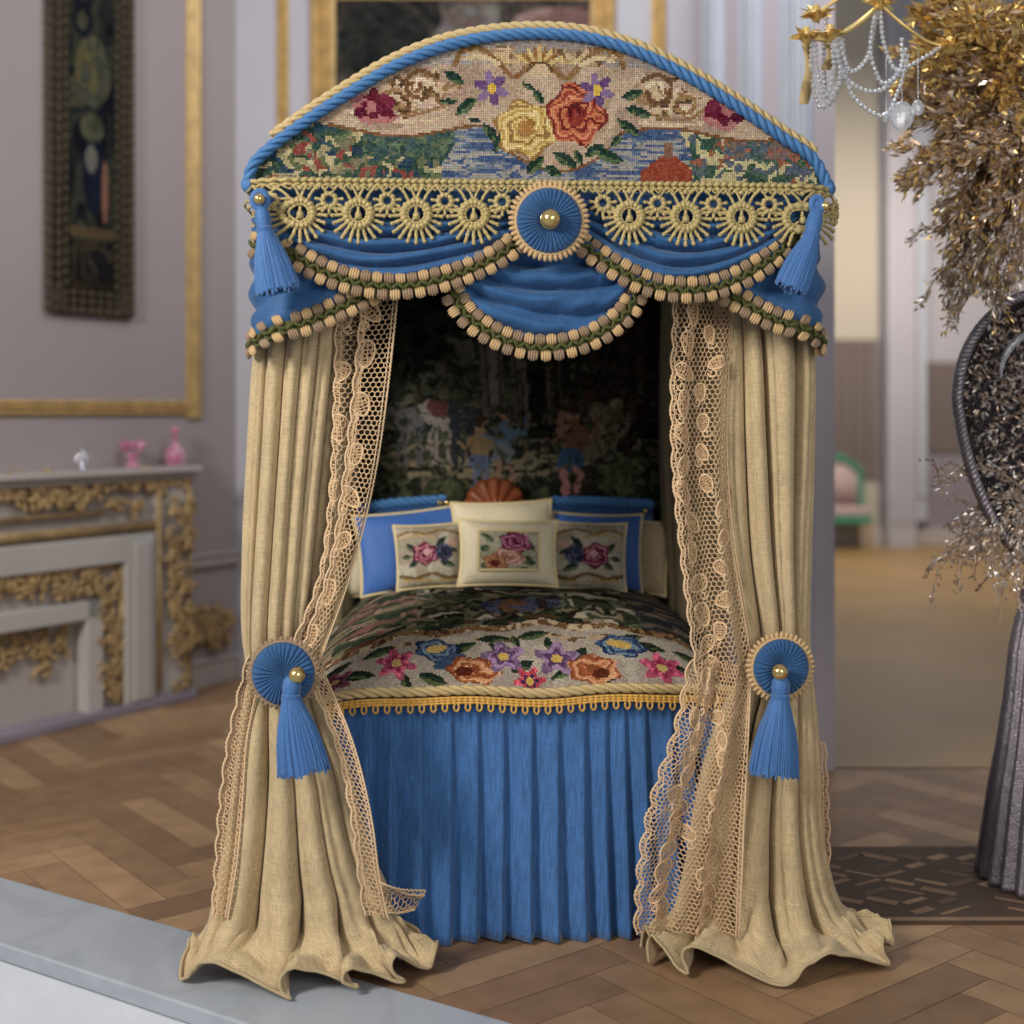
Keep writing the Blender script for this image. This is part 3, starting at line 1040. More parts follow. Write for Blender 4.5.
OUT = .046
# the same lace carried around the two sides
for sg in (-1, 1):
    for k in range(8):
        q = sg * (HW + .12 + k * pitch)
        ring(q, zc, .036, .0088, 14, .046)
        for j in range(9):
            a = radians(-90 + (j - 4) * 22)
            cord([(q + .041 * cos(a), zc + .041 * sin(a)), (q + .084 * cos(a), zc + .084 * sin(a))], .0042, 3, .0056)
        cord([(q, zc + .04), (q, zt)], .006, 3)
    qq = np.linspace(HW + .02, HW + 1.5, 200) * sg
    mb.tube(PQ(qq, zt, .064), .008, 6); mb.tube(PQ(qq, zt - .05, .07), .0035, 5)
mb.build('gold_lace_trim', [GOLD_L], bed, 'bed')


# ---- rosette ----
def rosette(c, r, parent, rim_mat, n=34, tilt=0.0, pearl=.022, rimw=.022, name='rosette', yaw=0.0, pc=None):
    c = np.asarray(c, float)
    def T(v):
        x, y, z = v[:, 0], v[:, 1], v[:, 2]
        x, y = x * cos(yaw) - y * sin(yaw), x * sin(yaw) + y * cos(yaw)
        return np.stack([x, y, z], 1) + c
    mb = MB()
    nt = n * 6
    a = np.arange(nt) / nt * 2 * pi
    rr = np.array([0, .08, .2, .35, .5, .65, .8, .92, 1.0, 1.0]) * r
    dep = np.array([-.012, -.013, -.017, -.021, -.024, -.025, -.023, -.018, -.008, 0.006])
    jit = 1.2 * np.sin(a * 3) + .8 * np.sin(a * 7 + 1)
    pl = np.abs(np.sin((a * n + jit) / 2)) ** .6
    P = []
    for k in range(len(rr)):
        am = .009 * min(1, rr[k] / r * 1.6 + .1)
        R_ = rr[k] * (1 + (.012 * pl if k > 6 else 0))
        P.append(np.stack([R_ * np.cos(a), dep[k] - am * pl + am * .5, R_ * np.sin(a)], 1))
    mb.grid(np.array(P), cv=True)
    ro = mb.build(name, [BLUE], parent, 'bed', T=T)
    mb = MB()
    nb = int(2 * pi * (r + rimw * .4) / .0145)
    for k in range(nb):
        t = k / nb * 2 * pi
        e = np.array([cos(t), 0, sin(t)]); g = np.array([-sin(t), 0, cos(t)])
        mb.ell(e * (r + rimw * .35) + [0, -.004, 0], np.array([e * rimw * .62, [0, .008, 0], g * .0068]), 7, 6, k % 2 if rim_mat[0] != rim_mat[1] else 0)
    t = np.arange(120) / 120 * 2 * pi
    mb.tube(np.stack([(r + .002) * np.cos(t), np.full(120, -.008), (r + .002) * np.sin(t)], 1), .005, 6, 0, closed=True)
    mb.build('rosette_rim', list(rim_mat), ro, 'bed', T=T)
    if pearl:
        mb = MB(); pc = np.array([0, -.032 - pearl * .5, 0]) if pc is None else np.array(pc)
        mb.ell(pc, (pearl, pearl, pearl), 24, 14)
        tt = np.arange(30) / 30 * 2 * pi
        mb.tube(np.stack([pc[0] + pearl * .95 * np.cos(tt), np.full(30, pc[1] + pearl * .45), pc[2] + pearl * .95 * np.sin(tt)], 1), .0028, 5, 0, closed=True)
        mb.build('pearl', [PEARL], ro, 'bed', T=T)
    return ro


rosette(L(549, 221, DF - .115), .094, bed, (TANB, TANB), n=40, rimw=.026, pearl=.0275)


def tassel(parent, top, head_end, bottom, r0, r1, seed=0, n=150, flat=.6, loop=True, names=True):
    """top: where the cord hangs; head_end: neck; bottom: centre of thread ends; bed coordinates"""
    rn = np.random.RandomState(seed)
    top, he, bt = (np.asarray(v, float) for v in (top, head_end, bottom))
    ax = bt - he; ln = np.linalg.norm(ax); ax /= ln
    side = np.cross(ax, [0, 1.0, 0]); side /= np.linalg.norm(side); fw = np.cross(side, ax)
    mb = MB()
    for k in range(n):
        t = rn.rand() * 2 * pi; q = rn.rand() ** .4
        if k < n * .75: q = .93 + .1 * rn.rand(); t = k / (n * .75) * 2 * pi
        a0 = he + (side * cos(t) + fw * sin(t)) * r0 * q
        e = bt + side * cos(t) * r1 * q * (1 + .05 * rn.randn()) + fw * sin(t) * r1 * q * flat + ax * (rn.randn() * .006)
        m_ = a0 * .5 + e * .5 + (side * cos(t) + fw * sin(t) * flat) * r1 * .12 * q
        c = curve([a0, m_, e], 6)
        c[2:5] += side * rn.randn() * .001
        mb.tube(c, np.linspace(.0038, .0034, 6), 5)
    sk = mb.build('tassel_skirt', [BLUE_T], parent, 'bed')
    mb = MB()
    hl = np.linalg.norm(he - top); ha = (he - top) / hl
    s2 = np.cross(ha, [0, 1.0, 0]); s2 /= np.linalg.norm(s2); f2 = np.cross(s2, ha)
    ts = np.linspace(0, 1, 14)
    prof = r0 * (1.0 - .1 * np.cos(ts * 2 * pi)) * np.where(ts < .15, .65 + ts * 2.3, 1)
    P = []
    nn = 40
    a = np.arange(nn) / nn * 2 * pi
    for t_, r_ in zip(ts, prof):
        rr_ = r_ * (1 + .05 * np.cos(a * 20))
        P.append(top + ha * hl * t_ + np.outer(np.cos(a) * rr_, s2) + np.outer(np.sin(a) * rr_ * .9, f2))
    mb.grid(np.array(P), cv=True)
    for o_ in (-.006, 0, .006):
        a2 = np.arange(24) / 24 * 2 * pi
        mb.tube(he + ha * (o_ - .004) + np.outer(np.cos(a2), s2) * r0 * 1.1 + np.outer(np.sin(a2), f2) * r0, .0036, 5, 0, closed=True)
    mb.build('tassel_head', [BLUE_T], parent, 'bed')


# corner tassels pinned to the top of the valance
zq = zb - .03
tl = thing('corner_tassel', 'blue tassel pinned by a gold pin at the left end of the canopy', 'tassel', L(272, 290, DF - .09), 'tassels at the canopy corners', 'bed')
dT = DF - .125
a_ = L(260, 200, dT)
mb = MB(); mb.ell(a_ + [0, -.02, 0], (.0155, .0155, .0155), 18, 12)
mb.build('pin', [PEARL], tl, 'bed')
mb = MB(); tt = np.arange(40) / 40 * 2 * pi
mb.tube(np.stack([a_[0] + .02 * np.cos(tt), np.full(40, dT), a_[2] + .024 * np.sin(tt)], 1), .010, 8, 0, closed=True)
mb.ell(a_, (.02, .008, .024), 14, 8)
mb.build('cord_loop', [BLUE_T], tl, 'bed')
tassel(tl, L(261, 206, dT + .004), L(265, 232, dT), L(278, 290, dT), .019, .056, 3)
tr = thing('corner_tassel', 'blue tassel leaning inward at the right end of the canopy', 'tassel', L(795, 290, DF - .09), 'tassels at the canopy corners', 'bed')
a_ = L(823, 207, dT + .05)
mb = MB(); mb.ell(a_ + [0, -.02, 0], (.015, .015, .015), 18, 12)
mb.build('pin', [PEARL], tr, 'bed')
mb = MB(); a_ = L(817, 205, dT + .03)
mb.tube(np.stack([a_[0] + .016 * np.cos(tt), np.full(40, dT + .03), a_[2] + .022 * np.sin(tt)], 1), .010, 8, 0, closed=True)
mb.ell(a_, (.018, .008, .022), 14, 8)
mb.build('cord_loop', [BLUE_T], tr, 'bed')
tassel(tr, L(817, 210, dT + .03), L(811, 238, dT + .01), L(791, 288, dT), .021, .046, 5)

# ---- frame, posts, headboard, skirt ----
BD = 0.30; BX0 = L(336, 690, BD)[0] - .05; BX1 = XC + .66
BX0 = min(BX0, XC - .66)
HZ = 0.775
mb = MB(); mb.box(BX0 + .03, BX1 - .03, BD + .05, DEP - .1, .25, HZ - .04)
mb.build('mattress_base', [LINEN_D], bed, 'bed', smooth=False, bevel=.02)
for sx in (-1, 1):
    for dd in (.12, DEP - .12):
        mb = MB()
        prof = [(.0, 0), (.035, 0), (.04, .05), (.028, .08), (.036, .14), (.026, .2), (.03, .7), (.036, .74), (.024, .78), (.022, 1.6), (.03, 1.9), (.03, zb - .03), (0, zb - .03)]
        mb.lathe(prof, (XC + sx * (HP - .125), dd, 0), 20)
        mb.build('bed_post', [WOOD_D], bed, 'bed')
# pleated skirt: front with knife pleats, and both sides
mb = MB()
npl = 17
nu, nv = npl * 12 + 1, 30
u = np.linspace(0, 1, nu); v = np.linspace(0, 1, nv)
def pleat(ph, sharp=.75):
    """saw-like pleat height 0..1"""
    f = ph % 1.0
    return np.where(f < .86, (f / .86) ** 1.2, (1 - f) / .14)
U, V = np.meshgrid(u, v, indexing='ij')
rp_ = np.random.RandomState(9)
warp = np.interp(U * npl, np.arange(npl + 1), np.cumsum(np.concatenate([[0], .75 + .5 * rp_.rand(npl)])))
warp = warp / warp.max() * npl
xq = BX0 + (BX1 - BX0) * U
ph = warp + .05 * np.sin(V * 3 + U * 9)
dq = BD - .012 - .004 * V - (.010 + .042 * V) * pleat(ph) - .050 * V ** 1.4 + .012 * np.sin(U * 21) * V
xq = xq + (U - .5) * .04 * V
zq_ = HZ + .0 - (HZ - .006 - .006 * np.sin(U * 17)) * V
mb.grid(np.stack([xq, dq, zq_], -1), uv=np.stack([xq, zq_], -1))
for xx, sg in ((BX0, -1), (BX1, 1)):
    uu = np.linspace(0, 1, 301); U2, V2 = np.meshgrid(uu, v, indexing='ij')
    dd = BD - .06 + (DEP - .06 - BD) * U2
    x2 = xx + sg * (.01 + (.006 + .022 * V2) * pleat(U2 * 26) + .03 * V2)
    z2 = HZ - (HZ - .006) * V2
    mb.grid(np.stack([x2, dd, z2], -1), uv=np.stack([dd, z2], -1))
mb.build('bed_skirt', [BLUE_SK], bed, 'bed', solid=.003)

# tapestry hung behind the pillows, up to the roof
DT = DEP - .17
cv = Canvas(300, 720, 200, 560, 250, 215, (30, 28, 24), 21)
X, Y = cv.X, cv.Y
cv.blot(np.ones(X.shape, bool), [(18, 18, 16), (30, 32, 24), (40, 42, 30), (22, 22, 20), (34, 30, 26)], 20)
cv.patch((Y > 330 + 20 * cv.nz(30)) & (X < 520) & (Y < 480), [(56, 60, 44), (88, 88, 66), (40, 44, 34), (70, 76, 52), (104, 98, 76), (34, 38, 30)], 20, 7, warp=1.5)
cv.patch((Y > 440) & (Y < 520), [(60, 58, 40), (104, 94, 70), (48, 56, 36), (126, 112, 84), (38, 40, 30)], 20, 5, warp=1.5)
cv.patch((Y > 478), [(54, 62, 36), (32, 38, 26), (76, 82, 50), (44, 40, 28)], 10)
for tx, tw, ty0, ty1, c_ in ((412, 5, 300, 420, (64, 54, 44)), (441, 6, 330, 400, (96, 82, 66)), (478, 8, 300, 425, (108, 92, 76)), (490, 14, 318, 405, (126, 108, 92)), (510, 6, 340, 425, (96, 80, 64)),
                         (522, 5, 360, 430, (110, 92, 74)), (544, 7, 330, 425, (90, 74, 58)), (556, 4, 340, 420, (74, 60, 48)), (585, 4, 380, 470, (56, 44, 34))):
    cv.put((np.abs(X - tx - (Y - ty0) * .06) < tw / 2) & (Y > ty0) & (Y < ty1), c_)
    cv.put((np.abs(X - tx - tw * .3 - (Y - ty0) * .06) < tw / 7) & (Y > ty0) & (Y < ty1), np.array(c_) * .6)
cv.blot(cv.E(405, 335, 46, 42, 0, .2, 7) < 1, [(26, 34, 26), (48, 54, 38), (18, 22, 18)], 9)
cv.blot(cv.E(610, 400, 40, 90, .2, .15, 6) < 1, [(28, 24, 22), (58, 44, 36), (40, 34, 28), (76, 50, 42)], 9)
cv.blot(cv.E(600, 432, 22, 34, .5, .15, 6) < 1, [(120, 108, 78), (92, 84, 58), (140, 124, 92)], 9)
cv.blot(cv.E(632, 476, 34, 22, 0, .2, 8) < 1, [(66, 78, 46), (94, 98, 64), (42, 50, 34)], 7)
# pale horses
X0_, Y0_ = cv.X, cv.Y
cv.X = X0_ + 7 * (vn(X0_, Y0_, 7, 3) - .5); cv.Y = Y0_ + 7 * (vn(X0_, Y0_, 7, 4) - .5); X, Y = cv.X, cv.Y
for hx, hc in ((408, (98, 94, 94)), (440, (150, 138, 130)), (462, (52, 54, 62))):
    cv.put(cv.E(hx, 418, 17, 12, -.1, .1, 4) < 1, hc); cv.put(cv.E(hx - 18, 408, 7, 9, .8) < 1, hc)
    for lx in (-10, -4, 7, 12):
        cv.put((np.abs(X - hx - lx) < 1.7) & (Y > 424) & (Y < 466), np.array(hc) * .9)
cv.put(cv.E(437, 408, 11, 10) < 1, (110, 62, 58))
# figures
def person(x, y, h, coat, skirt, legs):
    cv.put(cv.E(x, y - h * .92, h * .08, h * .09) < 1, (164, 118, 92)); cv.put(cv.E(x, y - h * .99, h * .1, h * .05) < 1, (70, 44, 34))
    cv.put(cv.E(x, y - h * .68, h * .13, h * .2) < 1, coat); cv.put(cv.E(x, y - h * .42, h * .17, h * .15) < 1, skirt)
    for s_ in (-1, 1):
        cv.put((np.abs(X - x - s_ * h * .08) < h * .045) & (Y > y - h * .32) & (Y < y), legs)
        cv.line([(x + s_ * h * .1, y - h * .8), (x + s_ * h * .24, y - h * .66), (x + s_ * h * .3, y - h * (.7 if s_ < 0 else .95))], 3.2, coat)
person(478, 494, 74, (132, 106, 70), (84, 98, 124), (104, 100, 116))
person(502, 484, 72, (84, 106, 130), (106, 112, 118), (140, 108, 84))
person(570, 496, 84, (134, 82, 62), (56, 86, 120), (176, 112, 106))
cv.put(cv.E(560, 425, 6, 12) < 1, (150, 104, 84))
cv.patch((cv.nz(5) > .72) & (Y > 360), [(44, 44, 34), (92, 84, 64), (60, 62, 48)], 4)
cols = cv.lin(.8)
c0 = L(330, 300, DT); x0t, x1t = XC - .80, XC + .80
xs = np.linspace(x0t, x1t, 191)
ztop, zbot = L(500, 200, DT)[2], L(500, 560, DT)[2]
# re-map the canvas so that it spans the hanging's real width
pa, pb = L(300, 400, DT)[0], L(720, 400, DT)[0]
xs = np.linspace(pa, pb, 251); zs = np.linspace(ztop, zbot, 216)
Xg, Zg = np.meshgrid(xs, zs, indexing='ij')
topz = np.interp(xs, arch[:, 0], arch[:, 1])
kp = ((zs[1:] + zs[:-1]) / 2)[None, :] < ((topz[1:] + topz[:-1]) / 2)[:, None]
mb = MB(); mb.grid(np.stack([Xg, np.full_like(Xg, DT), Zg], -1), 0, cols, keep=kp)
mb.build('tapestry_panel', [STITCH], bed, 'bed')
mb = MB()
bx = np.linspace(XC - HP + .02, XC + HP - .02, 60)
mb.grid(np.array([[(x, DT + .03, .3), (x, DT + .03, float(np.interp(x, arch[:, 0], arch[:, 1])) - .005)] for x in bx]))
mb.build('back_panel', [mat('dark_lining', (44, 38, 34), .9)], bed, 'bed', solid=.02)

# low blue headboard with rope, pearls and a carved fan
HBD = DT - .075
hz = L(600, 505, HBD)[2]
hx0, hx1 = L(352, 505, HBD)[0], L(652, 505, HBD)[0]
gap0, gap1 = L(446, 505, HBD)[0], L(550, 505, HBD)[0]
TEAL = mat('teal_blue_silk', (28, 66, 112), .55, sheen=.3)
for a, b, za, zb_ in ((hx0, gap0, hz - .006, hz + .026), (gap1, hx1, hz + .018, hz + .004)):
    xx = np.linspace(a, b, 24)
    P = []
    for i, x in enumerate(xx):
        zt_ = za - .012 + (zb_ - za) * i / 23
        P.append([(x, HBD, HZ - .1), (x, HBD - .02, HZ + .1), (x, HBD - .028, zt_ - .06), (x, HBD - .018, zt_), (x, HBD + .012, zt_), (x, HBD + .02, zt_ - .05), (x, HBD + .02, HZ - .1)])
    mb = MB(); mb.grid(np.array(P))
    hb = mb.build('headboard', [TEAL], bed, 'bed')
    mb = MB(); rope(mb, [(a, HBD - .01, za), ((a + b) / 2, HBD - .01, (za + zb_) / 2 + .004), (b, HBD - .01, zb_)], .022, .10)
    mb.build('headboard_rope', [BLUE_R], hb, 'bed')
for px, py in ((440, 503), (447, 503), (549, 500), (645, 511)):
    p = L(px, py, HBD - .04); mb = MB(); mb.ell(p, (.012, .012, .012), 14, 9); mb.build('pearl', [PEARL], hb, 'bed')
mb = MB()
fc = L(495, 513, HBD - .01)
nn = 14; R_ = L(526, 513, HBD - .01)[0] - fc[0]
a = np.linspace(-.15, pi + .15, nn * 8 + 1); P = []
for rr, dp in ((0, -.03), (.12, -.045), (.25, -.05), (.28, -.035), (.42, -.045), (.46, -.03), (.9, -.03), (1.0, -.012), (1.0, .03)):
    sc_ = R_ * rr * (1 + (.07 * np.abs(np.sin(a * nn / 2 * 1.0)) if rr > .8 else 0))
    P.append(np.stack([fc[0] + sc_ * np.cos(a), fc[1] + dp - (.012 * np.abs(np.sin(a * nn / 2)) if rr > .3 else 0) + 0 * a, fc[2] + sc_ * 1.08 * np.sin(a)], 1))
mb.grid(np.array(P)); mb.ell(fc + [0, -.04, .012], (.035, .02, .03), 20, 10)
mb.build('fan_finial', [WOOD_F], hb, 'bed')

# ------------------------------------------------------------------ bedspread
nx_, ny_ = 240, 160
cv = Canvas(0, 190, 125, 0, nx_, ny_, (176, 160, 140), 33)   # Y runs from 125 (front) to 0 (back) in stitches
X, Y = cv.X, cv.Y      # Y: ny index 0 -> Y=125
Yf = 125 - Y           # distance from the front edge
fullm = np.ones(X.shape, bool)
cv.blot(fullm, [(172, 156, 136), (182, 168, 148), (164, 146, 130)], 18)
bound = 27 + 9 * np.sin((X - 10) / 170 * pi) + 1.5 * np.sin(X / 5.0)
back = Yf > bound
cv.patch(back, [(60, 66, 44), (100, 104, 70), (44, 36, 26), (136, 120, 90), (64, 72, 48), (154, 138, 112), (78, 60, 44), (104, 108, 100), (48, 54, 38), (196, 180, 150), (24, 22, 18), (112, 122, 84), (30, 40, 28)], 8, 3.0, warp=1.6)
cv.patch(back & (cv.E(95, 70, 20, 9) < 1), [(58, 66, 96), (126, 86, 58), (88, 92, 118), (64, 44, 34)], 4)
cv.patch(back & (X < 45) & (Yf < 95), [(128, 84, 72), (106, 104, 72), (60, 72, 50), (160, 130, 106), (50, 60, 44)], 8, 3)
cv.patch(back & (X > 150), [(44, 44, 44), (106, 92, 80), (66, 62, 66), (136, 112, 86), (50, 54, 44)], 9, 3)
cv.blot((np.abs(Yf - bound) < 2.2), [(88, 56, 32), (150, 112, 70), (120, 84, 50), (206, 180, 140)], 4)
cv.blot((np.abs(Yf - bound - 5) < 1.5) & (cv.nz(12) > .4), [(48, 60, 38), (92, 62, 38)], 4)
cv.blot((np.abs(Yf - bound + 8) < 1.3) & (cv.nz(14) > .5), [(110, 76, 46), (186, 156, 116)], 4)
YY = lambda f: 125 - f * .84
for x, f, l, w_, r_ in [(18, 12, 9, 3, .2), (8, 22, 9, 3, -.3), (28, 26, 8, 3, -.3), (52, 7, 7, 3, .4), (64, 27, 9, 3, -.4), (84, 24, 8, 3, .6), (80, 33, 8, 2.6, .1), (90, 30, 4, 2, 1.2),
                     (98, 34, 8, 2.6, -.2), (105, 28, 4, 2, 1.4), (92, 14, 6, 2.6, -.5), (112, 12, 9, 2.4, -.5), (118, 20, 6, 3, -.8), (140, 30, 10, 2.4, -.2), (150, 25, 9, 2.6, .15), (160, 14, 9, 2.6, .4),
                     (170, 22, 9, 2.6, .3), (182, 10, 7, 2.6, .2), (178, 33, 8, 2.4, .1), (68, 16, 8, 2.6, .5), (40, 6, 5, 2.2, 1.2), (128, 6, 6, 2.4, .2)]:
    cv.leaf(x, YY(f), l, w_, r_, ((36, 50, 36), (84, 98, 58)))
cv.flower(36, YY(17), 7.6, (176, 72, 96), (214, 176, 96), 6, (150, 50, 76), 7)
cv.rose(54, YY(26), 9.7, 6.2, [(38, 54, 84), (92, 112, 138), (122, 138, 154), (64, 84, 112)]); cv.put(cv.E(54, YY(27), 5, 2.4, -.3) < 1, (204, 166, 86))
cv.put(cv.E(60, YY(18), 8, 3.4, -.4) < 1, (58, 82, 112))
cv.rose(70, YY(12), 11.4, 7.0, [(140, 68, 36), (206, 130, 78), (222, 160, 112), (176, 92, 50)]); cv.put(cv.E(66, YY(11), 4, 2.6) < 1, (96, 36, 22))
cv.flower(84, YY(20), 8.4, (128, 96, 128), (214, 172, 76), 5, (98, 64, 102), 7)
cv.flower(95, YY(6), 5.9, (190, 62, 78), (208, 168, 70), 6, (38, 44, 84), 5.5)
cv.flower(108, YY(19), 8.4, (122, 92, 122), (214, 172, 76), 5, (92, 58, 98), 7)
cv.rose(124, YY(11), 11.4, 7.0, [(146, 72, 38), (208, 134, 82), (222, 158, 110), (178, 94, 52)]); cv.put(cv.E(127, YY(8), 4, 2.4) < 1, (96, 40, 26))
cv.rose(138, YY(25), 10.6, 6.2, [(38, 56, 92), (86, 112, 144), (126, 144, 162), (58, 80, 116)]); cv.put(cv.E(137, YY(26), 6, 2.4, .3) < 1, (210, 168, 80))
cv.flower(155, YY(12), 8.4, (188, 74, 104), (216, 180, 100), 6, (160, 48, 80), 6.5)
cv.flower(181, YY(18), 6.7, (146, 62, 82), (206, 160, 90), 5, (88, 40, 60), 6)
cv.flower(9, YY(12), 6.7, (120, 60, 72), (180, 140, 90), 5, (66, 40, 52), 6)
cols = cv.lin()
ue = np.linspace(0, 1, nx_ + 1); ve = np.linspace(0, 1, ny_ + 1)
U, V = np.meshgrid(ue, ve, indexing='ij')
bw0, bw1 = BX0 - .02, BX1 + .02
DEND = DT - .08
xg = bw0 + (bw1 - bw0) * U
tt_ = V
dg = BD - .045 + (DEND - BD + .045) * (tt_ ** 1.25 * .75 + .25 * tt_) - .0
hump = .225 * (1 - (1 - np.clip(tt_ / .62, 0, 1)) ** 2.1)
side_ = (1 - np.abs(2 * U - 1) ** 4.5)
z_ = HZ + .012 + hump * (.35 + .65 * side_) - .03 * (1 - side_) * 1 - .0 * tt_
z_ = z_ + .006 * np.sin(U * 9 + V * 6) + .004 * np.sin(U * 21 - V * 11)
mb = MB(); mb.grid(np.stack([xg, dg, z_], -1), 0, cols)
# hidden underside so that it has body
mb.grid(np.stack([xg[::10], dg[::10], np.full_like(z_[::10], HZ - .005)], -1), 0, np.tile(s2l((150, 132, 100)), (((nx_ // 10)) * ny_, 1)))
bsp = mb.build('bedspread', [STITCH], None, 'bed')
tag(bsp, 'floral needlepoint bedspread covering the bed, edged with gold rope', 'bedspread')
mb = MB()
fp = np.stack([xg[:, 0], dg[:, 0] - .012, z_[:, 0] + .002], 1)
rope(mb, fp, .0170, .115, flip=1)
mb.build('gold_rope_trim', [GOLD_R], bsp, 'bed')
mb = MB()
for o_, m_ in ((-.024, 0), (-.032, 0), (-.040, 0)):
    q = resample(fp, 300) + [0, -.002, o_]
    q[:, 1] += .0025 * np.sin(np.arange(300) * 1.6)
    mb.tube(q, .0052, 6)
nfr = 38
qf = resample(fp, nfr * 2 + 1)
for i in range(1, nfr * 2, 2):
    c = qf[i]
    for s_ in (-1, 1):
        mb.tube(curve([c + [s_ * .004, -.004, -.040], c + [s_ * .008, -.007, -.053], c + [s_ * .005, -.007, -.062], c + [0, -.006, -.066]], 8), .0038, 5)
mb.build('fringe_trim', [GOLD_F], bsp, 'bed')


# ------------------------------------------------------------------ pillows
def pillow(name, label, cx_px, cy_px, d, w_px, h_px, fabric, tilt=-.28, roll=0.0, yaw=0.0, thick=.055, canvas=None, inset=None, piping=IVORY_P, seam=1.0, face=None):
    c = L(cx_px, cy_px, d); k = (4.0 + d) / F
    w2, h2 = w_px * k / 2, h_px * k / 2
    def T(v):
        x, y, z = v[:, 0], v[:, 1], v[:, 2]
        x, z = x * cos(roll) - z * sin(roll), x * sin(roll) + z * cos(roll)
        y, z = y * cos(tilt) - z * sin(tilt), y * sin(tilt) + z * cos(tilt)
        x, y = x * cos(yaw) - y * sin(yaw), x * sin(yaw) + y * cos(yaw)
        return np.stack([x, y, z], 1) + c
    def S(u, v, sg, extra=0.0):
        """u,v in -1..1"""
        k1 = 1 - .055 * (1 - u * u) * np.abs(v) ** 3; k2 = 1 - .055 * (1 - v * v) * np.abs(u) ** 3
        x = w2 * u * (k2 + .02 * np.abs(v) ** 6); z = h2 * v * (k1 + .02 * np.abs(u) ** 6)
        b = (np.clip(1 - np.abs(u) ** 2.6, 0, 1) * np.clip(1 - np.abs(v) ** 2.6, 0, 1)) ** .55
        y = sg * thick * b + sg * extra
        y = y + .004 * np.sin(5 * u + 3 * v + cx_px) * b
        return np.stack([x, y, z], -1)
    g = np.linspace(-1, 1, 41)
    U, V = np.meshgrid(g, g, indexing='ij')
    uv = np.stack([U * w2, V * h2], -1)
    mb = MB()
    if canvas is not None and inset is None:
        n = 56; gu = np.linspace(-1, 1, n + 1); gv = np.linspace(-1, 1, int(n * h2 / w2) + 1)
        Uc, Vc = np.meshgrid(gu, gv, indexing='ij')
        cc = canvas(n, len(gv) - 1)
        mb.grid(S(Uc, Vc, -1), 1, cc[:, ::-1])
    else:
        mb.grid(S(U, V, -1), 0, uv=uv)
    mb.grid(S(U, V, 1)[:, ::-1], 0, uv=uv)
    o = mb.build(name, [fabric, STITCH], None, 'bed', T=T)
    tag(o, label, 'pillow', 'pillows on the bed')
    mb = MB(); e = np.linspace(-1, 1, 30)
    pth = np.concatenate([S(e, -1 + 0 * e, 0), S(1 + 0 * e, e, 0)[1:], S(e[::-1], 1 + 0 * e, 0)[1:], S(-1 + 0 * e, e[::-1], 0)[1:-1]])
    mb.tube(pth, .0065, 7, 0, closed=True)
    mb.build('piping', [piping], o, 'bed', T=T)
    if inset is not None:
        iu, iv = inset
        n = 40; gu = np.linspace(-iu, iu, n + 1); m_ = int(n * iv * h2 / (iu * w2)); gv = np.linspace(-iv, iv, m_ + 1)
        Uc, Vc = np.meshgrid(gu, gv, indexing='ij')
        mb = MB(); mb.grid(S(Uc, Vc, -1, .004), 0, canvas(n, m_)[:, ::-1])
        po = mb.build('embroidered_panel', [STITCH], o, 'bed', T=T)
        mb = MB(); e = np.linspace(-1, 1, 24)
        pth = np.concatenate([S(iu * e, -iv + 0 * e, -1, .005), S(iu + 0 * e, iv * e, -1, .005)[1:], S(iu * e[::-1], iv + 0 * e, -1, .005)[1:], S(-iu + 0 * e, iv * e[::-1], -1, .005)[1:-1]])
        mb.tube(pth, .0055, 6, 0, closed=True)
        mb.build('panel_piping', [IVORY_P], po, 'bed', T=T)
    return o


def roses_canvas(flip, seed):
    def f(nx, ny):
        cv = Canvas(0, 56, 0, 56 * ny / nx, nx, ny, (190, 176, 148), seed)
        if flip: cv.X = 56 - cv.X
        X, Y = cv.X, cv.Y; H_ = 56 * ny / nx
        cv.blot(np.ones(X.shape, bool), [(188, 174, 148), (200, 188, 162), (176, 160, 134)], 12)
        cv.line([(2, 9), (12, 6), (24, 9), (36, 6), (52, 10)], 2.2, (150, 116, 66)); cv.line([(2, 12), (16, 10), (30, 12)], 1.5, (196, 164, 104))
        cv.line([(2, H_ - 10), (14, H_ - 7), (28, H_ - 10), (40, H_ - 6), (54, H_ - 9)], 2.4, (128, 96, 56)); cv.line([(6, H_ - 6), (20, H_ - 5), (44, H_ - 4)], 1.6, (204, 166, 96))
        for a in ((12, 20, 6, 2.6, .8), (14, 32, 6, 2.6, -.6), (36, 16, 6, 2.4, -.7), (44, 22, 6, 2.4, .5), (40, 34, 7, 2.4, .3), (8, 27, 5, 2, 0)):
            cv.leaf(*a, ((48, 62, 54), (104, 112, 82)))
        cv.rose(23, 25, 10, 8.5, [(92, 24, 46), (170, 78, 104), (206, 136, 144), (132, 44, 72)])
        cv.put(cv.E(24, 24, 3, 2.6) < 1, (220, 164, 164))
        cv.blot(cv.E(38, 25, 7, 7) < 1, [(56, 66, 92), (96, 104, 124), (70, 62, 92), (40, 48, 66)], 4)
        cv.put(cv.E(46, 17, 5, 4) < 1, (206, 166, 140))
        return cv.lin()
    return f


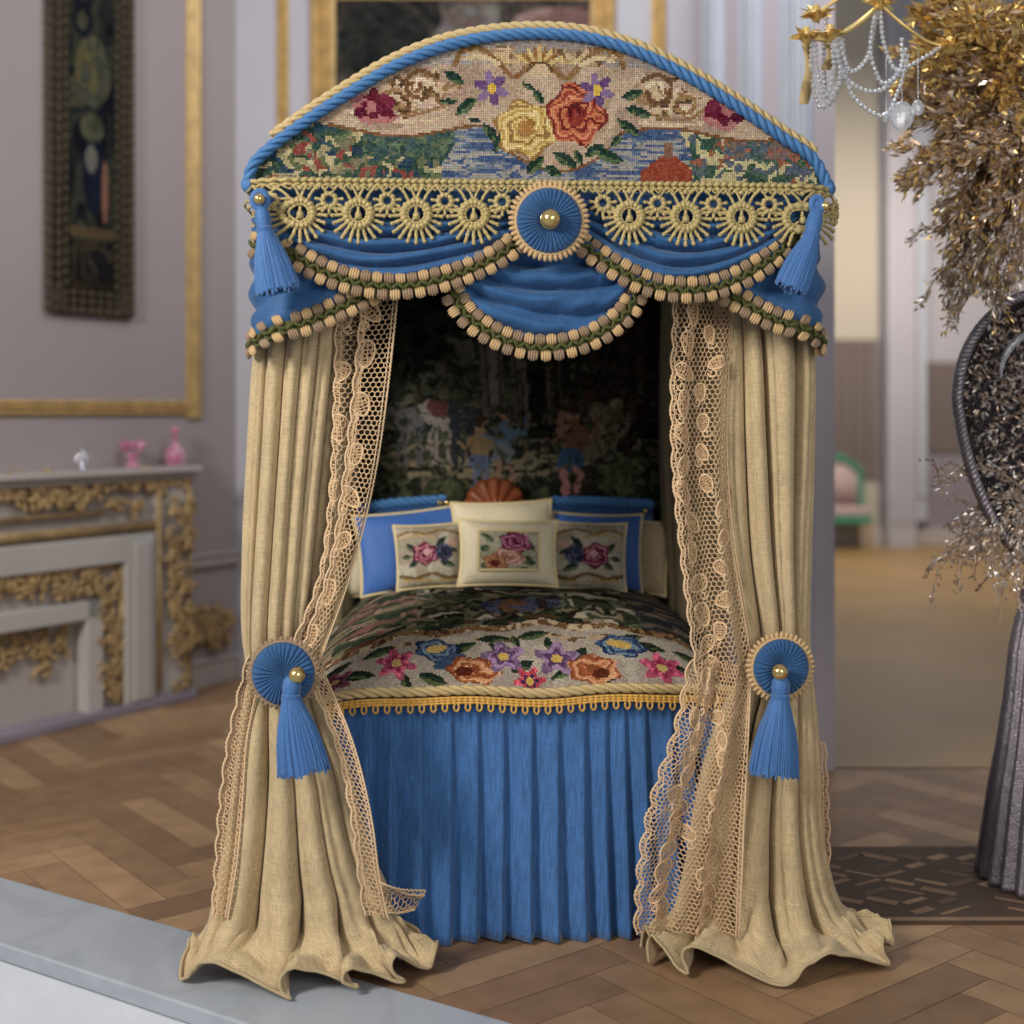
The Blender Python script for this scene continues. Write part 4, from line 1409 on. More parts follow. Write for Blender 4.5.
def centre_canvas(nx, ny):
    cv = Canvas(0, 40, 0, 40 * ny / nx, nx, ny, (170, 166, 138), 5)
    X, Y = cv.X, cv.Y
    cv.blot(np.ones(X.shape, bool), [(176, 170, 140), (158, 156, 126), (186, 176, 150)], 7)
    for a in ((6, 5, 5, 2, .6), (6, 22, 5, 2.4, -.5), (32, 20, 6, 3, .3), (28, 26, 5, 2, -.4), (34, 10, 5, 2, .9), (4, 12, 4, 2, 0)):
        cv.leaf(*a, ((70, 84, 58), (118, 128, 84)))
    cv.rose(24, 8, 10, 7, [(104, 30, 58), (172, 84, 118), (200, 128, 148), (136, 52, 86)])
    cv.rose(20, 18, 10, 5, [(176, 110, 92), (214, 160, 136), (226, 184, 160), (190, 128, 108)])
    cv.rose(11, 21, 8, 5, [(130, 76, 40), (190, 128, 78), (160, 96, 60), (206, 150, 100)])
    cv.put(cv.E(11, 22, 2.6, 2) < 1, (112, 34, 40))
    return cv.lin()


PB = DEND
pillow('pillow', 'plain ivory pillow at the left end of the row, behind the blue one', 364, 560, 1.315, 84, 74, IVORY, roll=.06, yaw=.1)
pillow('pillow', 'bright blue pillow with ivory piping at the left of the bed', 412, 550, 1.20, 108, 80, BLUE_P, roll=.10, yaw=.08)
pillow('pillow', 'floral pillow left of the ivory centre pillow, purple rose on sand ground', 431, 556, 1.09, 70, 64, IVORY, roll=.05, yaw=.05, thick=.055, canvas=roses_canvas(False, 11))
pillow('pillow', 'plain ivory pillow standing tallest behind the centre pillow', 503, 541, 1.19, 100, 80, IVORY, roll=.03)
pillow('pillow', 'plain sand pillow at the right end of the row, in shade', 636, 556, 1.30, 64, 74, LINEN, roll=-.10, yaw=-.1)
pillow('pillow', 'blue pillow edged in ivory half hidden behind the right floral pillow', 597, 552, 1.21, 90, 78, BLUE_P, roll=-.03, yaw=-.06)
pillow('pillow', 'floral pillow right of the ivory centre pillow, purple rose on sand ground', 587, 556, 1.09, 78, 68, IVORY, roll=-.04, yaw=-.04, thick=.055, canvas=roses_canvas(True, 12))
pillow('pillow', 'ivory silk centre pillow with a square rose needlepoint panel', 508, 553, .98, 98, 66, IVORY, roll=-.02, thick=.07, canvas=centre_canvas, inset=(.62, .60))

# ------------------------------------------------------------------ curtains
def curtain_body(keys, cdep, ryf, ryb, pool, nf, seed, side, hem_front):
    """keys: rows (py, left px, right px) down the hanging part; pool: (left, right) extents and front/back depths"""
    rn = np.random.RandomState(seed)
    keys = np.array(keys, float)
    nth = 420
    th = np.arange(nth) / nth * 2 * pi
    ss = np.linspace(0, 1, 90)
    py = keys[0, 0] + (keys[-1, 0] - keys[0, 0]) * ss
    lx = spl(keys[:, 0], keys[:, 1], py); rx = spl(keys[:, 0], keys[:, 2], py)
    P = []
    ph = nf * th + 1.1 * np.sin(th * 2 + seed) + .7 * np.sin(3 * th + seed * 2)
    tiepy = 673
    for i in range(len(ss)):
        a = L(lx[i], py[i], cdep); b = L(rx[i], py[i], cdep)
        cx = (a[0] + b[0]) / 2; R = (b[0] - a[0]) / 2; z = a[2]
        low = max(0, (py[i] - tiepy) / (keys[-1, 0] - tiepy))
        pinch = math.exp(-((py[i] - tiepy) / 38.0) ** 2)
        drift = 1.1 * np.sin(th * 2 + 3.4 * ss[i] + seed) + .8 * np.sin(3 * th - 4 * ss[i]) + low * 1.2 * np.sin(th + seed)
        f = np.abs(np.sin((ph + drift) / 2)) ** .8
        f2 = np.abs(np.sin((ph * 1.9 + 2 * drift + 1) / 2)) ** .6
        am = .092 * (1 - .62 * pinch) + .050 * low
        off = am * (f - .9) + am * .22 * (f2 - .7)
        tg = -(.011 * (1 - .5 * pinch) + .010 * low) * np.sin(ph + drift)
        rf = ryf * (1 - .25 * pinch) + low ** 1.6 * .03
        rb = ryb
        ry = np.where(np.sin(th) < 0, rf, rb)
        x = cx + (R + off * .45) * np.cos(th) - tg * np.sin(th); y = cdep + (ry + off) * np.sin(th) + tg * np.cos(th)
        P.append(np.stack([x, y, np.full(nth, z)], 1))
    # pool on the floor
    base = P[-1]
    cxp, cdp, rxl, rxr, rf, rb = pool
    hph = th * 5.0 + 1.5 * np.sin(th * 2 + seed) + seed
    hemw = .16 * np.abs(np.sin(hph)) ** .8 + .05 * np.sin(th * 7 + 1.3 * seed)
    sw_ = .060 * np.sin(2 * hph) * np.clip(np.abs(np.sin(th)) + .3, 0, 1)      # sideways curl of the hem
    tx = cxp + np.where(np.cos(th) < 0, rxl, rxr) * np.cos(th) * (.93 + .5 * hemw * .6) - sw_ * np.sin(th)
    ty = cdp + np.where(np.sin(th) < 0, rf, rb) * np.sin(th) * (.86 + hemw) + sw_ * np.cos(th) * .5
    ruf = np.abs(np.sin(hph + .5)) ** 1.2
    ruf2 = .5 + .5 * np.sin(2 * hph + 3 * np.sin(2 * th) + 1)
    zb0 = base[:, 2].mean()
    for k, t in enumerate(np.linspace(0, 1, 34)[1:]):
        e = t
        x = base[:, 0] + (tx - base[:, 0]) * (e ** 1.1)
        y = base[:, 1] + (ty - base[:, 1]) * (e ** 1.1)
        zz = zb0 * (1 - e) ** 2.3
        lift = (.115 * (1 - ruf) * np.clip((e - .25) / .6, 0, 1) ** 1.3 * (1 - .35 * e)
                + .020 * ruf2 * e + .018 * np.abs(np.sin(4 * hph + 3 * e)) * math.exp(-((e - .6) / .25) ** 2)) + .006
        lift = lift + .012 * np.abs(np.sin(3 * hph + 9 * e + 2 * np.sin(5 * th))) * math.exp(-((e - .75) / .3) ** 2)
        lift = lift + .030 * math.exp(-((e - .38) / .14) ** 2) * ruf2
        P.append(np.stack([x, y, zz + lift], 1))
    P = np.array(P)
    P[..., 2] = np.maximum(P[..., 2], .007)
    ds = np.linalg.norm(np.diff(P[:, :, :], axis=0), axis=2).mean(1)
    Vv = np.concatenate([[0], np.cumsum(ds)])
    per_ = np.linspace(0, 1.7, nth + 1)
    uv = np.stack(np.broadcast_arrays(per_[None, :], Vv[:, None]), -1)
    return P, uv


FLEFT = L(310, 950, 0)
def curtain(side, label, keys, pool, nf, seed, cdep=.12, ryf=.10, ryb=.10, base=None):
    t = thing('bed_curtain', label, 'curtain', base, 'curtains of the bed', 'bed')
    P, uv = curtain_body(keys, cdep, ryf, ryb, pool, nf, seed, side, None)
    mb = MB(); mb.grid(P, cv=True, uv=uv)
    # stitched hem
    e = P[-1][::2]
    mb.tube(e + [0, 0, .002], .0055, 5, 0, closed=True)
    mb.build('curtain_fabric', [LINEN], t, 'bed')
    return t, P


def floorpt(px, py, z=0.0):
    t = (1.68 - z) * F / (py - 410)
    p = CAM + ray(px, py) * t - ORG
    return np.dot(p, EX), np.dot(p, EY)


lk = [(298, 266, 345), (345, 257, 345), (450, 249, 337), (560, 244, 327), (640, 244, 318), (673, 247, 316), (715, 243, 328), (770, 236, 350), (820, 230, 362), (860, 223, 374), (888, 216, 386)]
fx0, _ = floorpt(187, 945); fx1, _ = floorpt(436, 930)
_, fy0 = floorpt(300, 1003); _, fy1 = floorpt(300, 905)
cxl = (fx0 + fx1) / 2
ctl, PL = curtain(-1, 'sand linen bed curtain at the left front post, spilling onto the marble', lk,
                  (cxl, .06, cxl - fx0 - .005, fx1 - cxl + .02, .06 - fy0 - .0, .14), 12, 2, base=(cxl, .1, 0))
rk = [(298, 716, 806), (345, 716, 812), (450, 716, 813), (560, 722, 810), (640, 736, 809), (673, 740, 812), (715, 722, 816), (770, 704, 819), (820, 694, 821), (860, 688, 826), (888, 682, 832)]
gx0, _ = floorpt(646, 950); gx1, _ = floorpt(884, 925)
_, gy0 = floorpt(760, 986)
cxr = (gx0 + gx1) / 2
ctr, PR = curtain(1, 'sand linen bed curtain at the right front post, wide lace along its inner edge', rk,
                  (cxr, .06, cxr - gx0 + .04, gx1 - cxr - .05, .06 - gy0 + .02, .14), 12, 6, base=(cxr, .1, 0))
# rear curtains at the head of the bed
for sg, lab in ((-1, 'plain taupe curtain in shade at the rear left corner, beside the left ivory pillow'), (1, 'plain taupe curtain hanging in shade behind the pillows at the right')):
    t = thing('bed_curtain', lab, 'curtain', (XC + sg * .72, 1.36, 0), 'curtains of the bed', 'bed')
    mb = MB(); th = np.arange(240) / 240 * 2 * pi
    P = []
    for z in np.linspace(zb - .03, .012, 50):
        b_ = .135 + .018 * np.sin((zb - z) * 2.4) + (.03 * (1 - z) if z < 1 else 0)
        o_ = .014 * (np.abs(np.sin(th * 6 + .6 * np.sin(z * 2 + th))) ** .7)
        P.append(np.stack([XC + sg * (.745 if z > .9 else .745) - sg * 0 + (b_ * .85 + o_) * np.cos(th), 1.32 + (b_ + o_) * np.sin(th), np.full(240, z)], 1))
    mb.grid(np.array(P), cv=True)
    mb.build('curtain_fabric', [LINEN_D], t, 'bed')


# ---- lace ----
def hexnet(Wd, Ln, cell):
    """edges of a hexagon net covering [0,Wd]x[0,Ln]"""
    E = []
    h = cell; dx = h * math.sqrt(3); dy = h * 1.5
    for j in range(-1, int(Ln / dy) + 2):
        for i in range(-1, int(Wd / dx) + 2):
            x = i * dx + (j % 2) * dx / 2; y = j * dy
            a = (x, y + h / 2); b = (x + dx / 2, y + h); c = (x + dx, y + h / 2); d = (x, y - h / 2)
            E += [(a, b), (b, c), (a, d)]
    return E


def lace_panel(parent, left, right, dep, cell=.0095, seed=0, foldn=1.5, famp=.02, motif=True, edge='left', thr=.0021, scallop=.008, name='lace_trim', zf=0.0, dens=1.0):
    """left/right: px polylines top->bottom, dep: depth for each fraction (list of (t, d))"""
    rn = np.random.RandomState(seed)
    dt, dv = zip(*dep)
    n = 80
    ts = np.linspace(0, 1, n)
    dd = spl(dt, dv, ts)
    lc, rc_ = curve(left, n), curve(right, n)
    PLf = np.array([L(lc[i, 0], lc[i, 1], dd[i]) for i in range(n)])
    PRf = np.array([L(rc_[i, 0], rc_[i, 1], dd[i] + .0) for i in range(n)])
    Ln = plen((PLf + PRf) / 2); Wd = float(np.linalg.norm(PRf - PLf, axis=1).mean())
    Wd *= 1.0 + .25 * famp / .02

    def S(u, v):
        """u 0..1 across, v 0..1 down (arrays)"""
        i = np.clip(v, 0, 1) * (n - 1)
        a = np.stack([np.interp(i, np.arange(n), PLf[:, k]) for k in range(3)], -1)
        b = np.stack([np.interp(i, np.arange(n), PRf[:, k]) for k in range(3)], -1)
        sc_ = scallop * np.abs(np.sin(v * Ln / .075 * pi)) if edge in ('left', 'both') else 0
        sr = scallop * np.abs(np.sin(v * Ln / .075 * pi)) if edge in ('right', 'both') else 0
        p = a + (b - a) * u[..., None]
        p[..., 0] -= sc_ * np.clip(1 - u * 2.5, 0, 1); p[..., 0] += sr * np.clip(1 - (1 - u) * 2.5, 0, 1)
        p[..., 1] += famp * np.sin(2 * pi * foldn * u + 2.2 * v + seed) * (.4 + .6 * np.sin(pi * np.clip(v, 0, 1)) ** .5)
        p[..., 1] += famp * .35 * np.sin(2 * pi * foldn * 2.3 * u + 5 * v)
        return p

    def seg(pts, r, m=0, sides=3):
        pts = np.asarray(pts, float)
        q = S(pts[:, 0] / Wd, pts[:, 1] / Ln)
        q[:, 1] -= .0006 * (m + 1)
        mb.tube(q, r, sides, m, cap=False)
    mb = MB()
    # motifs down the strip
    centers = []
    if motif:
        y = .05; k = 0
        while y < Ln - .06:
            x = Wd * (.24 + .04 * rn.randn()) if edge == 'left' else Wd * .74
            centers.append((x, y, .019 + .008 * rn.rand(), .032 + .010 * rn.rand(), rn.randn() * .5 + (.3 if k % 2 else -.3)))
            if Wd > .13:
                centers.append((Wd * (.66 + .12 * rn.randn()), y + .06, .018 + .006 * rn.rand(), .028, rn.randn() * .7))
            y += (.078 + .02 * rn.rand()) / dens; k += 1
    # dense border band following the scalloped edge
    band = .014
    for a, b in hexnet(Wd, Ln, cell):
        m_ = ((a[0] + b[0]) / 2, (a[1] + b[1]) / 2)
        if not (0 <= m_[0] <= Wd and 0 <= m_[1] <= Ln): continue
        a = (min(max(a[0], 0), Wd), min(max(a[1], 0), Ln)); b = (min(max(b[0], 0), Wd), min(max(b[1], 0), Ln))
        seg([a, b], thr)
    for xx, r in ((0, .0036), (Wd, .003), (.012, .002), (Wd - .010, .002)):
        yy = np.linspace(0, Ln, int(Ln / .006))
        seg(np.stack([np.full_like(yy, xx) + .0015 * np.sin(yy * 500), yy], 1), r, 1, 5)
    # dots along the edge band
    for yy in np.arange(.006, Ln, .011):
        seg([(0, yy), (.012, yy + .004)], .0017)
    for (x, y, a, b, ro) in centers:
        t = np.linspace(0, 2 * pi, 26)
        def tf(u_, v_):
            return np.stack([x + u_ * cos(ro) - v_ * sin(ro), y + u_ * sin(ro) + v_ * cos(ro)], -1)
        ex = tf(a * np.sin(t) * (1 - .25 * np.cos(t)), b * np.cos(t))
        ex[:, 0] = np.clip(ex[:, 0], 0, Wd); ex[:, 1] = np.clip(ex[:, 1], 0, Ln)
        seg(ex, .0030, 1, 5)
        # cloth-stitch filling: a thin dense weave of threads
        for k in np.linspace(-.85, .85, 7):
            hw = math.sqrt(max(0, 1 - k * k)) * .95
            c_ = tf(np.array([-a * hw, 0, a * hw]), np.array([k * b, k * b + .002, k * b]))
            c_[:, 0] = np.clip(c_[:, 0], 0, Wd); c_[:, 1] = np.clip(c_[:, 1], 0, Ln); seg(c_, .0024, 0)
        for k in np.linspace(-.7, .7, 4):
            hh = math.sqrt(1 - k * k) * .92
            c_ = tf(np.array([k * a, k * a, k * a]), np.array([-b * hh, 0, b * hh]))
            c_[:, 0] = np.clip(c_[:, 0], 0, Wd); c_[:, 1] = np.clip(c_[:, 1], 0, Ln); seg(c_, .0021, 0)
        # curling tendril
        tt2 = np.linspace(0, 2.2 * pi, 26); rr2 = .016 * (1 - tt2 / 9)
        sg = 1 if rn.rand() > .5 else -1
        ex = np.stack([x + sg * (a * .6 + rr2 * np.cos(tt2)), y + b * 1.05 + rr2 * np.sin(tt2)], 1)
        ex[:, 0] = np.clip(ex[:, 0], 0, Wd); ex[:, 1] = np.clip(ex[:, 1], 0, Ln)
        seg(ex, .0026, 1, 5)
    return mb.build(name, [LACE, LACE_L], parent, 'bed')


# right curtain: upper and lower lace
lace_panel(ctr, [(676, 296), (673, 380), (674, 470), (682, 560), (692, 640), (700, 690)], [(734, 300), (728, 380), (727, 450), (734, 540), (748, 620), (756, 672)],
           [(0, .02), (.5, .02), (1, -.02)], seed=3, foldn=1.4, famp=.022)
lace_panel(ctr, [(694, 660), (678, 735), (655, 800), (641, 865), (637, 932)], [(752, 664), (748, 740), (742, 820), (739, 880), (737, 934)],
           [(0, -.025), (.5, -.055), (1, -.02)], seed=8, foldn=2.2, famp=.026, scallop=.014, dens=1.5, cell=.0085)
# left curtain: upper lace in two falls, lower narrow lace, outer lace
lace_panel(ctl, [(364, 296), (355, 390), (345, 480), (330, 570), (298, 664)], [(398, 292), (389, 380), (376, 470), (355, 560), (316, 672)],
           [(0, .0), (.5, .0), (1, -.0)], seed=12, foldn=.8, famp=.012, dens=.62)
lace_panel(ctl, [(338, 300), (336, 400), (332, 490), (320, 580), (290, 655)], [(366, 300), (360, 390), (350, 480), (336, 570), (306, 660)],
           [(0, .035), (.5, .03), (1, .01)], seed=15, foldn=.7, famp=.010, dens=.5)
lace_panel(ctl, [(304, 664), (336, 740), (352, 810), (360, 870), (366, 915)], [(322, 668), (354, 745), (372, 820), (380, 880), (388, 918)],
           [(0, .0), (.35, -.06), (.7, -.12), (1, -.10)], seed=18, foldn=.6, famp=.006, motif=False, cell=.0085)
lace_panel(ctl, [(368, 908), (384, 914), (400, 914), (415, 908)], [(378, 880), (392, 884), (406, 888), (426, 892)],
           [(0, -.02), (.5, .0), (1, .0)], seed=20, foldn=1.5, famp=.02, motif=False, cell=.0085)
lace_panel(ctl, [(250, 655), (230, 740), (221, 810), (217, 870), (214, 915)], [(264, 660), (247, 740), (242, 810), (236, 870), (228, 918)],
           [(0, .04), (.5, .03), (1, .0)], seed=24, foldn=1.6, famp=.008, motif=False, cell=.0075, thr=.0022)
lace_panel(ctr, [(814, 740), (816, 790), (818, 830), (820, 862)], [(824, 742), (826, 790), (827, 830), (828, 864)],
           [(0, .10), (.5, .10), (1, .08)], seed=27, foldn=1, famp=.006, motif=False, cell=.0085, edge='right')

# ------------------------------------------------------------------ tiebacks
dR = -.045
tb = thing('curtain_tieback', 'blue rosette and tassel tieback on the left curtain, gold bead right of its centre', 'tieback', L(290, 770, dR), 'rosette tiebacks on the curtains', 'bed')
rosette(L(284, 673, dR), .092, tb, (BRNB, BRNB), n=36, rimw=.018, pearl=.0, yaw=-.08)
pb_ = L(297, 675, dR - .06)
mb = MB(); mb.ell(pb_, (.024, .024, .024), 28, 16); mb.build('pearl', [PEARL], tb, 'bed')
tassel(tb, L(292, 676, dR - .045), L(291, 699, dR - .05), L(304, 771, dR - .06), .024, .072, 11, n=190)
tb = thing('curtain_tieback', 'blue rosette and tassel tieback on the right curtain, gold bead at its centre', 'tieback', L(780, 770, dR), 'rosette tiebacks on the curtains', 'bed')
rosette(L(780, 667, dR), .086, tb, (TANB, TANB), n=36, rimw=.024, pearl=.0, yaw=.05)
pb_ = L(780, 672, dR - .06)
mb = MB(); mb.ell(pb_, (.024, .024, .024), 28, 16); mb.build('pearl', [PEARL], tb, 'bed')
tassel(tb, L(781, 676, dR - .045), L(780, 699, dR - .05), L(774, 773, dR - .06), .024, .072, 12, n=190)

# ------------------------------------------------------------------ carved ornament helper
def carve(mb, cs, rr, T0=None, dens=1.0, seed=0, depth=.03, m=0, scale=1.0):
    """cluster of curled leaves and scrolls in wall coords; cs = list of (s, z)"""
    rn = np.random.RandomState(seed)
    for (s, z) in cs:
        a = rn.rand() * 2 * pi
        for k in range(2):
            b = a + k * 2.4 + rn.randn() * .3
            ln = rr * (.8 + .5 * rn.rand())
            t = np.linspace(0, 1, 9)
            cur = rn.choice([-1, 1]) * (1.5 + rn.rand())
            aa = b + cur * t
            xs_ = s + np.cumsum(np.cos(aa)) * ln / 9; zs_ = z + np.cumsum(np.sin(aa)) * ln / 9
            mb.tube(np.stack([xs_, depth * (.4 + .6 * np.sin(pi * t)) + 0 * t, zs_], 1), rr * .17 * np.sin(pi * np.clip(t * .9 + .08, 0, 1)) + .003, 6, m)
        mb.ell((s, depth * .5, z), (rr * .32, depth * .7, rr * .32), 8, 6, m, ridge=4, amp=.2)


# ------------------------------------------------------------------ fireplace on the left wall
fpT = LW
def fpx(px, py, out=PROT):
    s, _, z = wallpt(px, py, out); return s, z
sR = fpx(187, 600)[0]; sL = fpx(-150, 600)[0]
zM = fpx(185, 466)[1]                       # top of mantel
fp_ = thing('fireplace', 'pale stone fireplace with carved gilt frieze and scrolls against the left wall', 'fireplace', LW(np.array([[(sL + sR) / 2, PROT / 2, 0]]))[0])
mb = MB()
s_in = fpx(100, 640)[0]; z_in = fpx(60, 612)[1]
mb.box(s_in, sR, .002, PROT, .05, zM - .06); mb.box(sL, s_in, .002, PROT, z_in, zM - .06)
mb.box(sL, s_in, .002, PROT - .07, .0, z_in)
mb.build('surround', [WHITE], fp_, T=fpT, smooth=False, bevel=.006)
mb = MB(); mb.box(sL - .1, sR + .02, .003, PROT + .07, .0, .05)
mb.build('hearth', [LILAC], fp_, T=fpT, smooth=False, bevel=.008)
mb = MB(); mb.box(sL - .1, sR + .05, .002, PROT + .09, zM - .035, zM); mb.box(sL - .1, sR + .025, .002, PROT + .06, zM - .07, zM - .036)
mb.build('mantel_shelf', [WHITE], fp_, T=fpT, smooth=False, bevel=.01)
# layered stone frames
mb = MB()
def fr(px0, px1, py0, py1, th):
    a = fpx(px0, py1); b = fpx(px1, py0); mb.box(a[0], b[0], PROT, PROT + th, a[1], b[1])
s118 = fpx(120, 600)[0]; s150 = fpx(150, 600)[0]
zt1, zt2 = fpx(150, 532)[1], fpx(120, 562)[1]
mb.box(s118, s150, PROT, PROT + .05, .05, zt1); mb.box(sL, s118, PROT, PROT + .05, zt2, zt1)
mb.box(s118 + .05, s150 - .05, PROT + .05, PROT + .065, .06, zt1 - .04); 
sa1, sa2 = fpx(84, 640)[0], fpx(100, 640)[0]
zz1, zz2 = fpx(70, 603)[1], fpx(70, 622)[1]
mb.box(sa1, sa2, PROT - .06, PROT + .03, .0, zz1); mb.box(sL, sa2, PROT - .06, PROT + .03, zz2, zz1)
mb.box(fpx(152, 600)[0], sR - .01, PROT, PROT + .03, .05, zM - .08)
mb.build('stone_frame', [mat('pale_warm_stone', (182, 176, 170), .6, noise=.05, nscale=3)], fp_, T=fpT, smooth=False, bevel=.012)
mb = MB(); rn = random.Random(3)
def carve_rect(px0, px1, py0, py1, n, rr, seed, dep=PROT + .01):
    q = [fpx(rn.uniform(px0, px1), rn.uniform(py0, py1)) for _ in range(n)]
    m2 = MB(); carve(m2, q, rr, seed=seed)
    for v in m2.v: v[:, 1] += dep
    mb.v += m2.v; mb.f += [f + mb.n for f in m2.f]; mb.m += m2.m; mb.c += m2.c; mb.uv += m2.uv; mb.n += m2.n
carve_rect(-40, 96, 482, 502, 44, .07, 1)
carve_rect(96, 188, 474, 488, 34, .07, 2)
carve_rect(100, 140, 500, 514, 12, .05, 3)
def bar(px0, py0, px1, py1, w_):
    a = fpx(px0, py0); b = fpx(px1, py1)
    mb.box(min(a[0], b[0]), max(a[0], b[0]), PROT, PROT + .035, b[1] - w_ / 2, b[1] + w_ / 2)
bar(-150, 527, 158, 524, .05)
bar(-150, 516, 100, 512, .025)
frz = mb.build('gilt_frieze', [GILT_C], fp_, T=fpT)
mb = MB(); carve_rect(160, 184, 498, 540, 18, .06, 4, PROT + .05); carve_rect(163, 186, 540, 660, 46, .065, 5, PROT + .04); carve_rect(168, 182, 660, 690, 8, .04, 6, PROT + .03)
a = fpx(152, 600)[0]; mb.box(a, a + .03, PROT + .03, PROT + .05, .08, zM - .12); mb.box(sR - .03, sR - .01, PROT + .03, PROT + .05, .08, zM - .12)
mb.build('gilt_pilaster_carving', [GILT_C], fp_, T=fpT)
mb = MB(); carve_rect(-40, 104, 570, 596, 70, .06, 7, PROT + .0); carve_rect(98, 118, 575, 700, 52, .055, 8, PROT + .0)
mb.box(sL, s118, PROT, PROT + .02, zt2 - .03, zt2 - .005); mb.box(s118 - .02, s118, PROT, PROT + .03, .05, zt2)
mb.build('gilt_inner_carving', [GILT_C], fp_, T=fpT)
mb = MB(); carve_rect(-20, 74, 632, 672, 50, .06, 9, PROT - .07)
mb.build('gilt_panel_carving', [GILT_C], fp_, T=fpT)

# gilt carving on the dado right of the fireplace
mb = MB(); q = [wallpt(rn.uniform(178, 228), rn.uniform(610, 642)) for _ in range(46)]
carve(mb, [(a, c) for a, b, c in q if abs(c - 0) < 9], .075, seed=12, depth=.045)
o = mb.build('wall_ornament', [GILT_C], None, T=LW)
tag(o, 'carved gilt leaf ornament on the lower wall between fireplace and bed', 'wall ornament')

# objects on the mantel
def on_mantel(px, out=PROT * .6):
    s = wallpt(px, 462, out)[0]; return LW(np.array([[s, out, zM]]))[0]
kz = 7.6 / F
c = on_mantel(175)
b = thing('glass_bottle', 'small pink glass bottle with stopper at the right end of the mantel', 'bottle', c)
mb = MB(); k_ = (c[1] + 4) / F
mb.lathe(np.array([(0, 0), (8, 0), (10, 3), (10.5, 10), (8, 17), (3.4, 21), (2.8, 27), (4.2, 28.5), (0, 28.6)]) * k_, c + [0, 0, .001], 24)
mb.build('bottle_body', [PINKG], b)
mb = MB(); mb.lathe(np.array([(0, 28.6), (2.2, 28.6), (2, 31), (5, 34), (4.2, 38), (0, 39.5)]) * k_, c, 20)
mb.build('stopper', [PINKG], b)
c = on_mantel(133)
b = thing('glass_vase', 'pink glass flower ornament on the mantel left of the bottle', 'vase', c)
mb = MB(); k_ = (c[1] + 4) / F
mb.lathe(np.array([(0, 0), (8, 0), (8, 2), (4, 5), (5, 10), (7, 14), (6, 15), (0, 15)]) * k_, c + [0, 0, .001], 24)
mb.build('vase_body', [PINKG], b)
mb = MB()
for k in range(10):
    a = k / 10 * 2 * pi; e = np.array([cos(a), sin(a) * .6, .25 * sin(3 * a)])
    mb.ell(c + np.array([0, 0, 22]) * k_ + e * 8 * k_, np.array([e * 6 * k_, [0, 2.5 * k_, 0], [0, 0, 3.4 * k_]]), 10, 6)
mb.ell(c + np.array([0, -3, 23]) * k_, np.array([4, 4, 4]) * k_, 12, 8)
mb.build('petals', [PINKG], b)
c = on_mantel(82)
b = thing('silver_figurine', 'tiny silver figurine standing on the mantel', 'figurine', c)
mb = MB(); k_ = (c[1] + 4) / F
mb.lathe(np.array([(0, 0), (5, 0), (5, 1.5), (2.5, 3), (3.4, 8), (2, 12), (2.8, 14), (2.6, 17), (1, 18), (0, 18)]) * k_, c + [0, 0, .001], 18)
mb.ell(c + np.array([0, 0, 20]) * k_, np.array([2.2, 2.2, 2.8]) * k_, 12, 8)
for sg in (-1, 1):
    mb.tube(curve([c + np.array([sg * 2, 0, 16]) * k_, c + np.array([sg * 5, -1, 12]) * k_, c + np.array([sg * 5.5, -2, 8]) * k_], 8), 1 * k_, 6)
mb.build('figure_body', [mat('bright_silver', (190, 190, 200), .2, metal=.9)], b)

# narrow tapestry hanging on the left wall
tp = thing('wall_tapestry', 'long narrow dark tapestry with scalloped olive gilt border on the left wall', 'tapestry', LW(np.array([[wallpt(90, 318, .03)[0], .03, wallpt(90, 318, .03)[2]]]))[0])
sa0 = wallpt(50, 100, .03)[0]; sb0 = wallpt(131, 100, .03)[0]; zbm = wallpt(90, 318, .03)[2]; ztp = wallpt(90, -140, .03)[2]
cv = Canvas(0, 46, 0, 230, 46, 230, (26, 28, 32), 41)
X, Y = cv.X, cv.Y
cv.blot(np.ones(X.shape, bool), [(22, 24, 30), (38, 40, 38), (58, 58, 48), (26, 30, 36), (74, 70, 54)], 22)
cv.blot(cv.E(24, 110, 18, 20) < 1, [(82, 80, 64), (62, 64, 56), (98, 90, 56)], 8)
cv.put(cv.E(24, 168, 11, 24) < 1, (26, 32, 48)); cv.put(cv.E(22, 160, 6, 8) < 1, (112, 108, 98)); cv.put(cv.E(36, 178, 3, 18) < 1, (146, 96, 74))
cv.blot(cv.E(23, 142, 12, 8) < 1, [(88, 86, 64), (66, 68, 52)], 6)
cv.put((np.abs(Y - 202) < 3), (92, 74, 50)); cv.blot(Y > 206, [(42, 38, 34), (66, 56, 42), (28, 28, 30)], 8)
bw = (sb0 - sa0) * .22
gs = np.linspace(sa0 + bw, sb0 - bw, 47); gz = np.linspace(ztp - .1, zbm + .2, 231)
G1, G2 = np.meshgrid(gs, gz, indexing='ij')
mb = MB(); mb.grid(np.stack([G1, np.full_like(G1, .034), G2], -1), 0, cv.lin()); mb.build('picture_panel', [STITCH], tp, T=LW)
mb = MB()
mb.box(sa0, sb0, .004, .028, zbm + .03, ztp)
nb = 44
for k in range(nb):
    z = zbm + .05 + (ztp - zbm - .05) * k / nb
    for s, e in ((sa0, -1), (sb0, 1)):
        mb.ell((s, .026, z), (.028, .022, .040), 10, 7)
        mb.ell((s - e * .055, .034, z), (.022, .016, .030), 8, 6)
        mb.ell((s - e * .10, .034, z + .02), (.018, .014, .026), 8, 6)
for k in range(9):
    s = sa0 + (sb0 - sa0) * (k + .5) / 9
    mb.ell((s, .026, zbm + .035), (.036, .022, .03), 10, 7); mb.ell((s, .034, zbm + .085), (.03, .016, .022), 8, 6); mb.ell((s, .034, zbm + .13), (.026, .014, .02), 8, 6)
mb.build('border', [GILT_D], tp, T=LW)

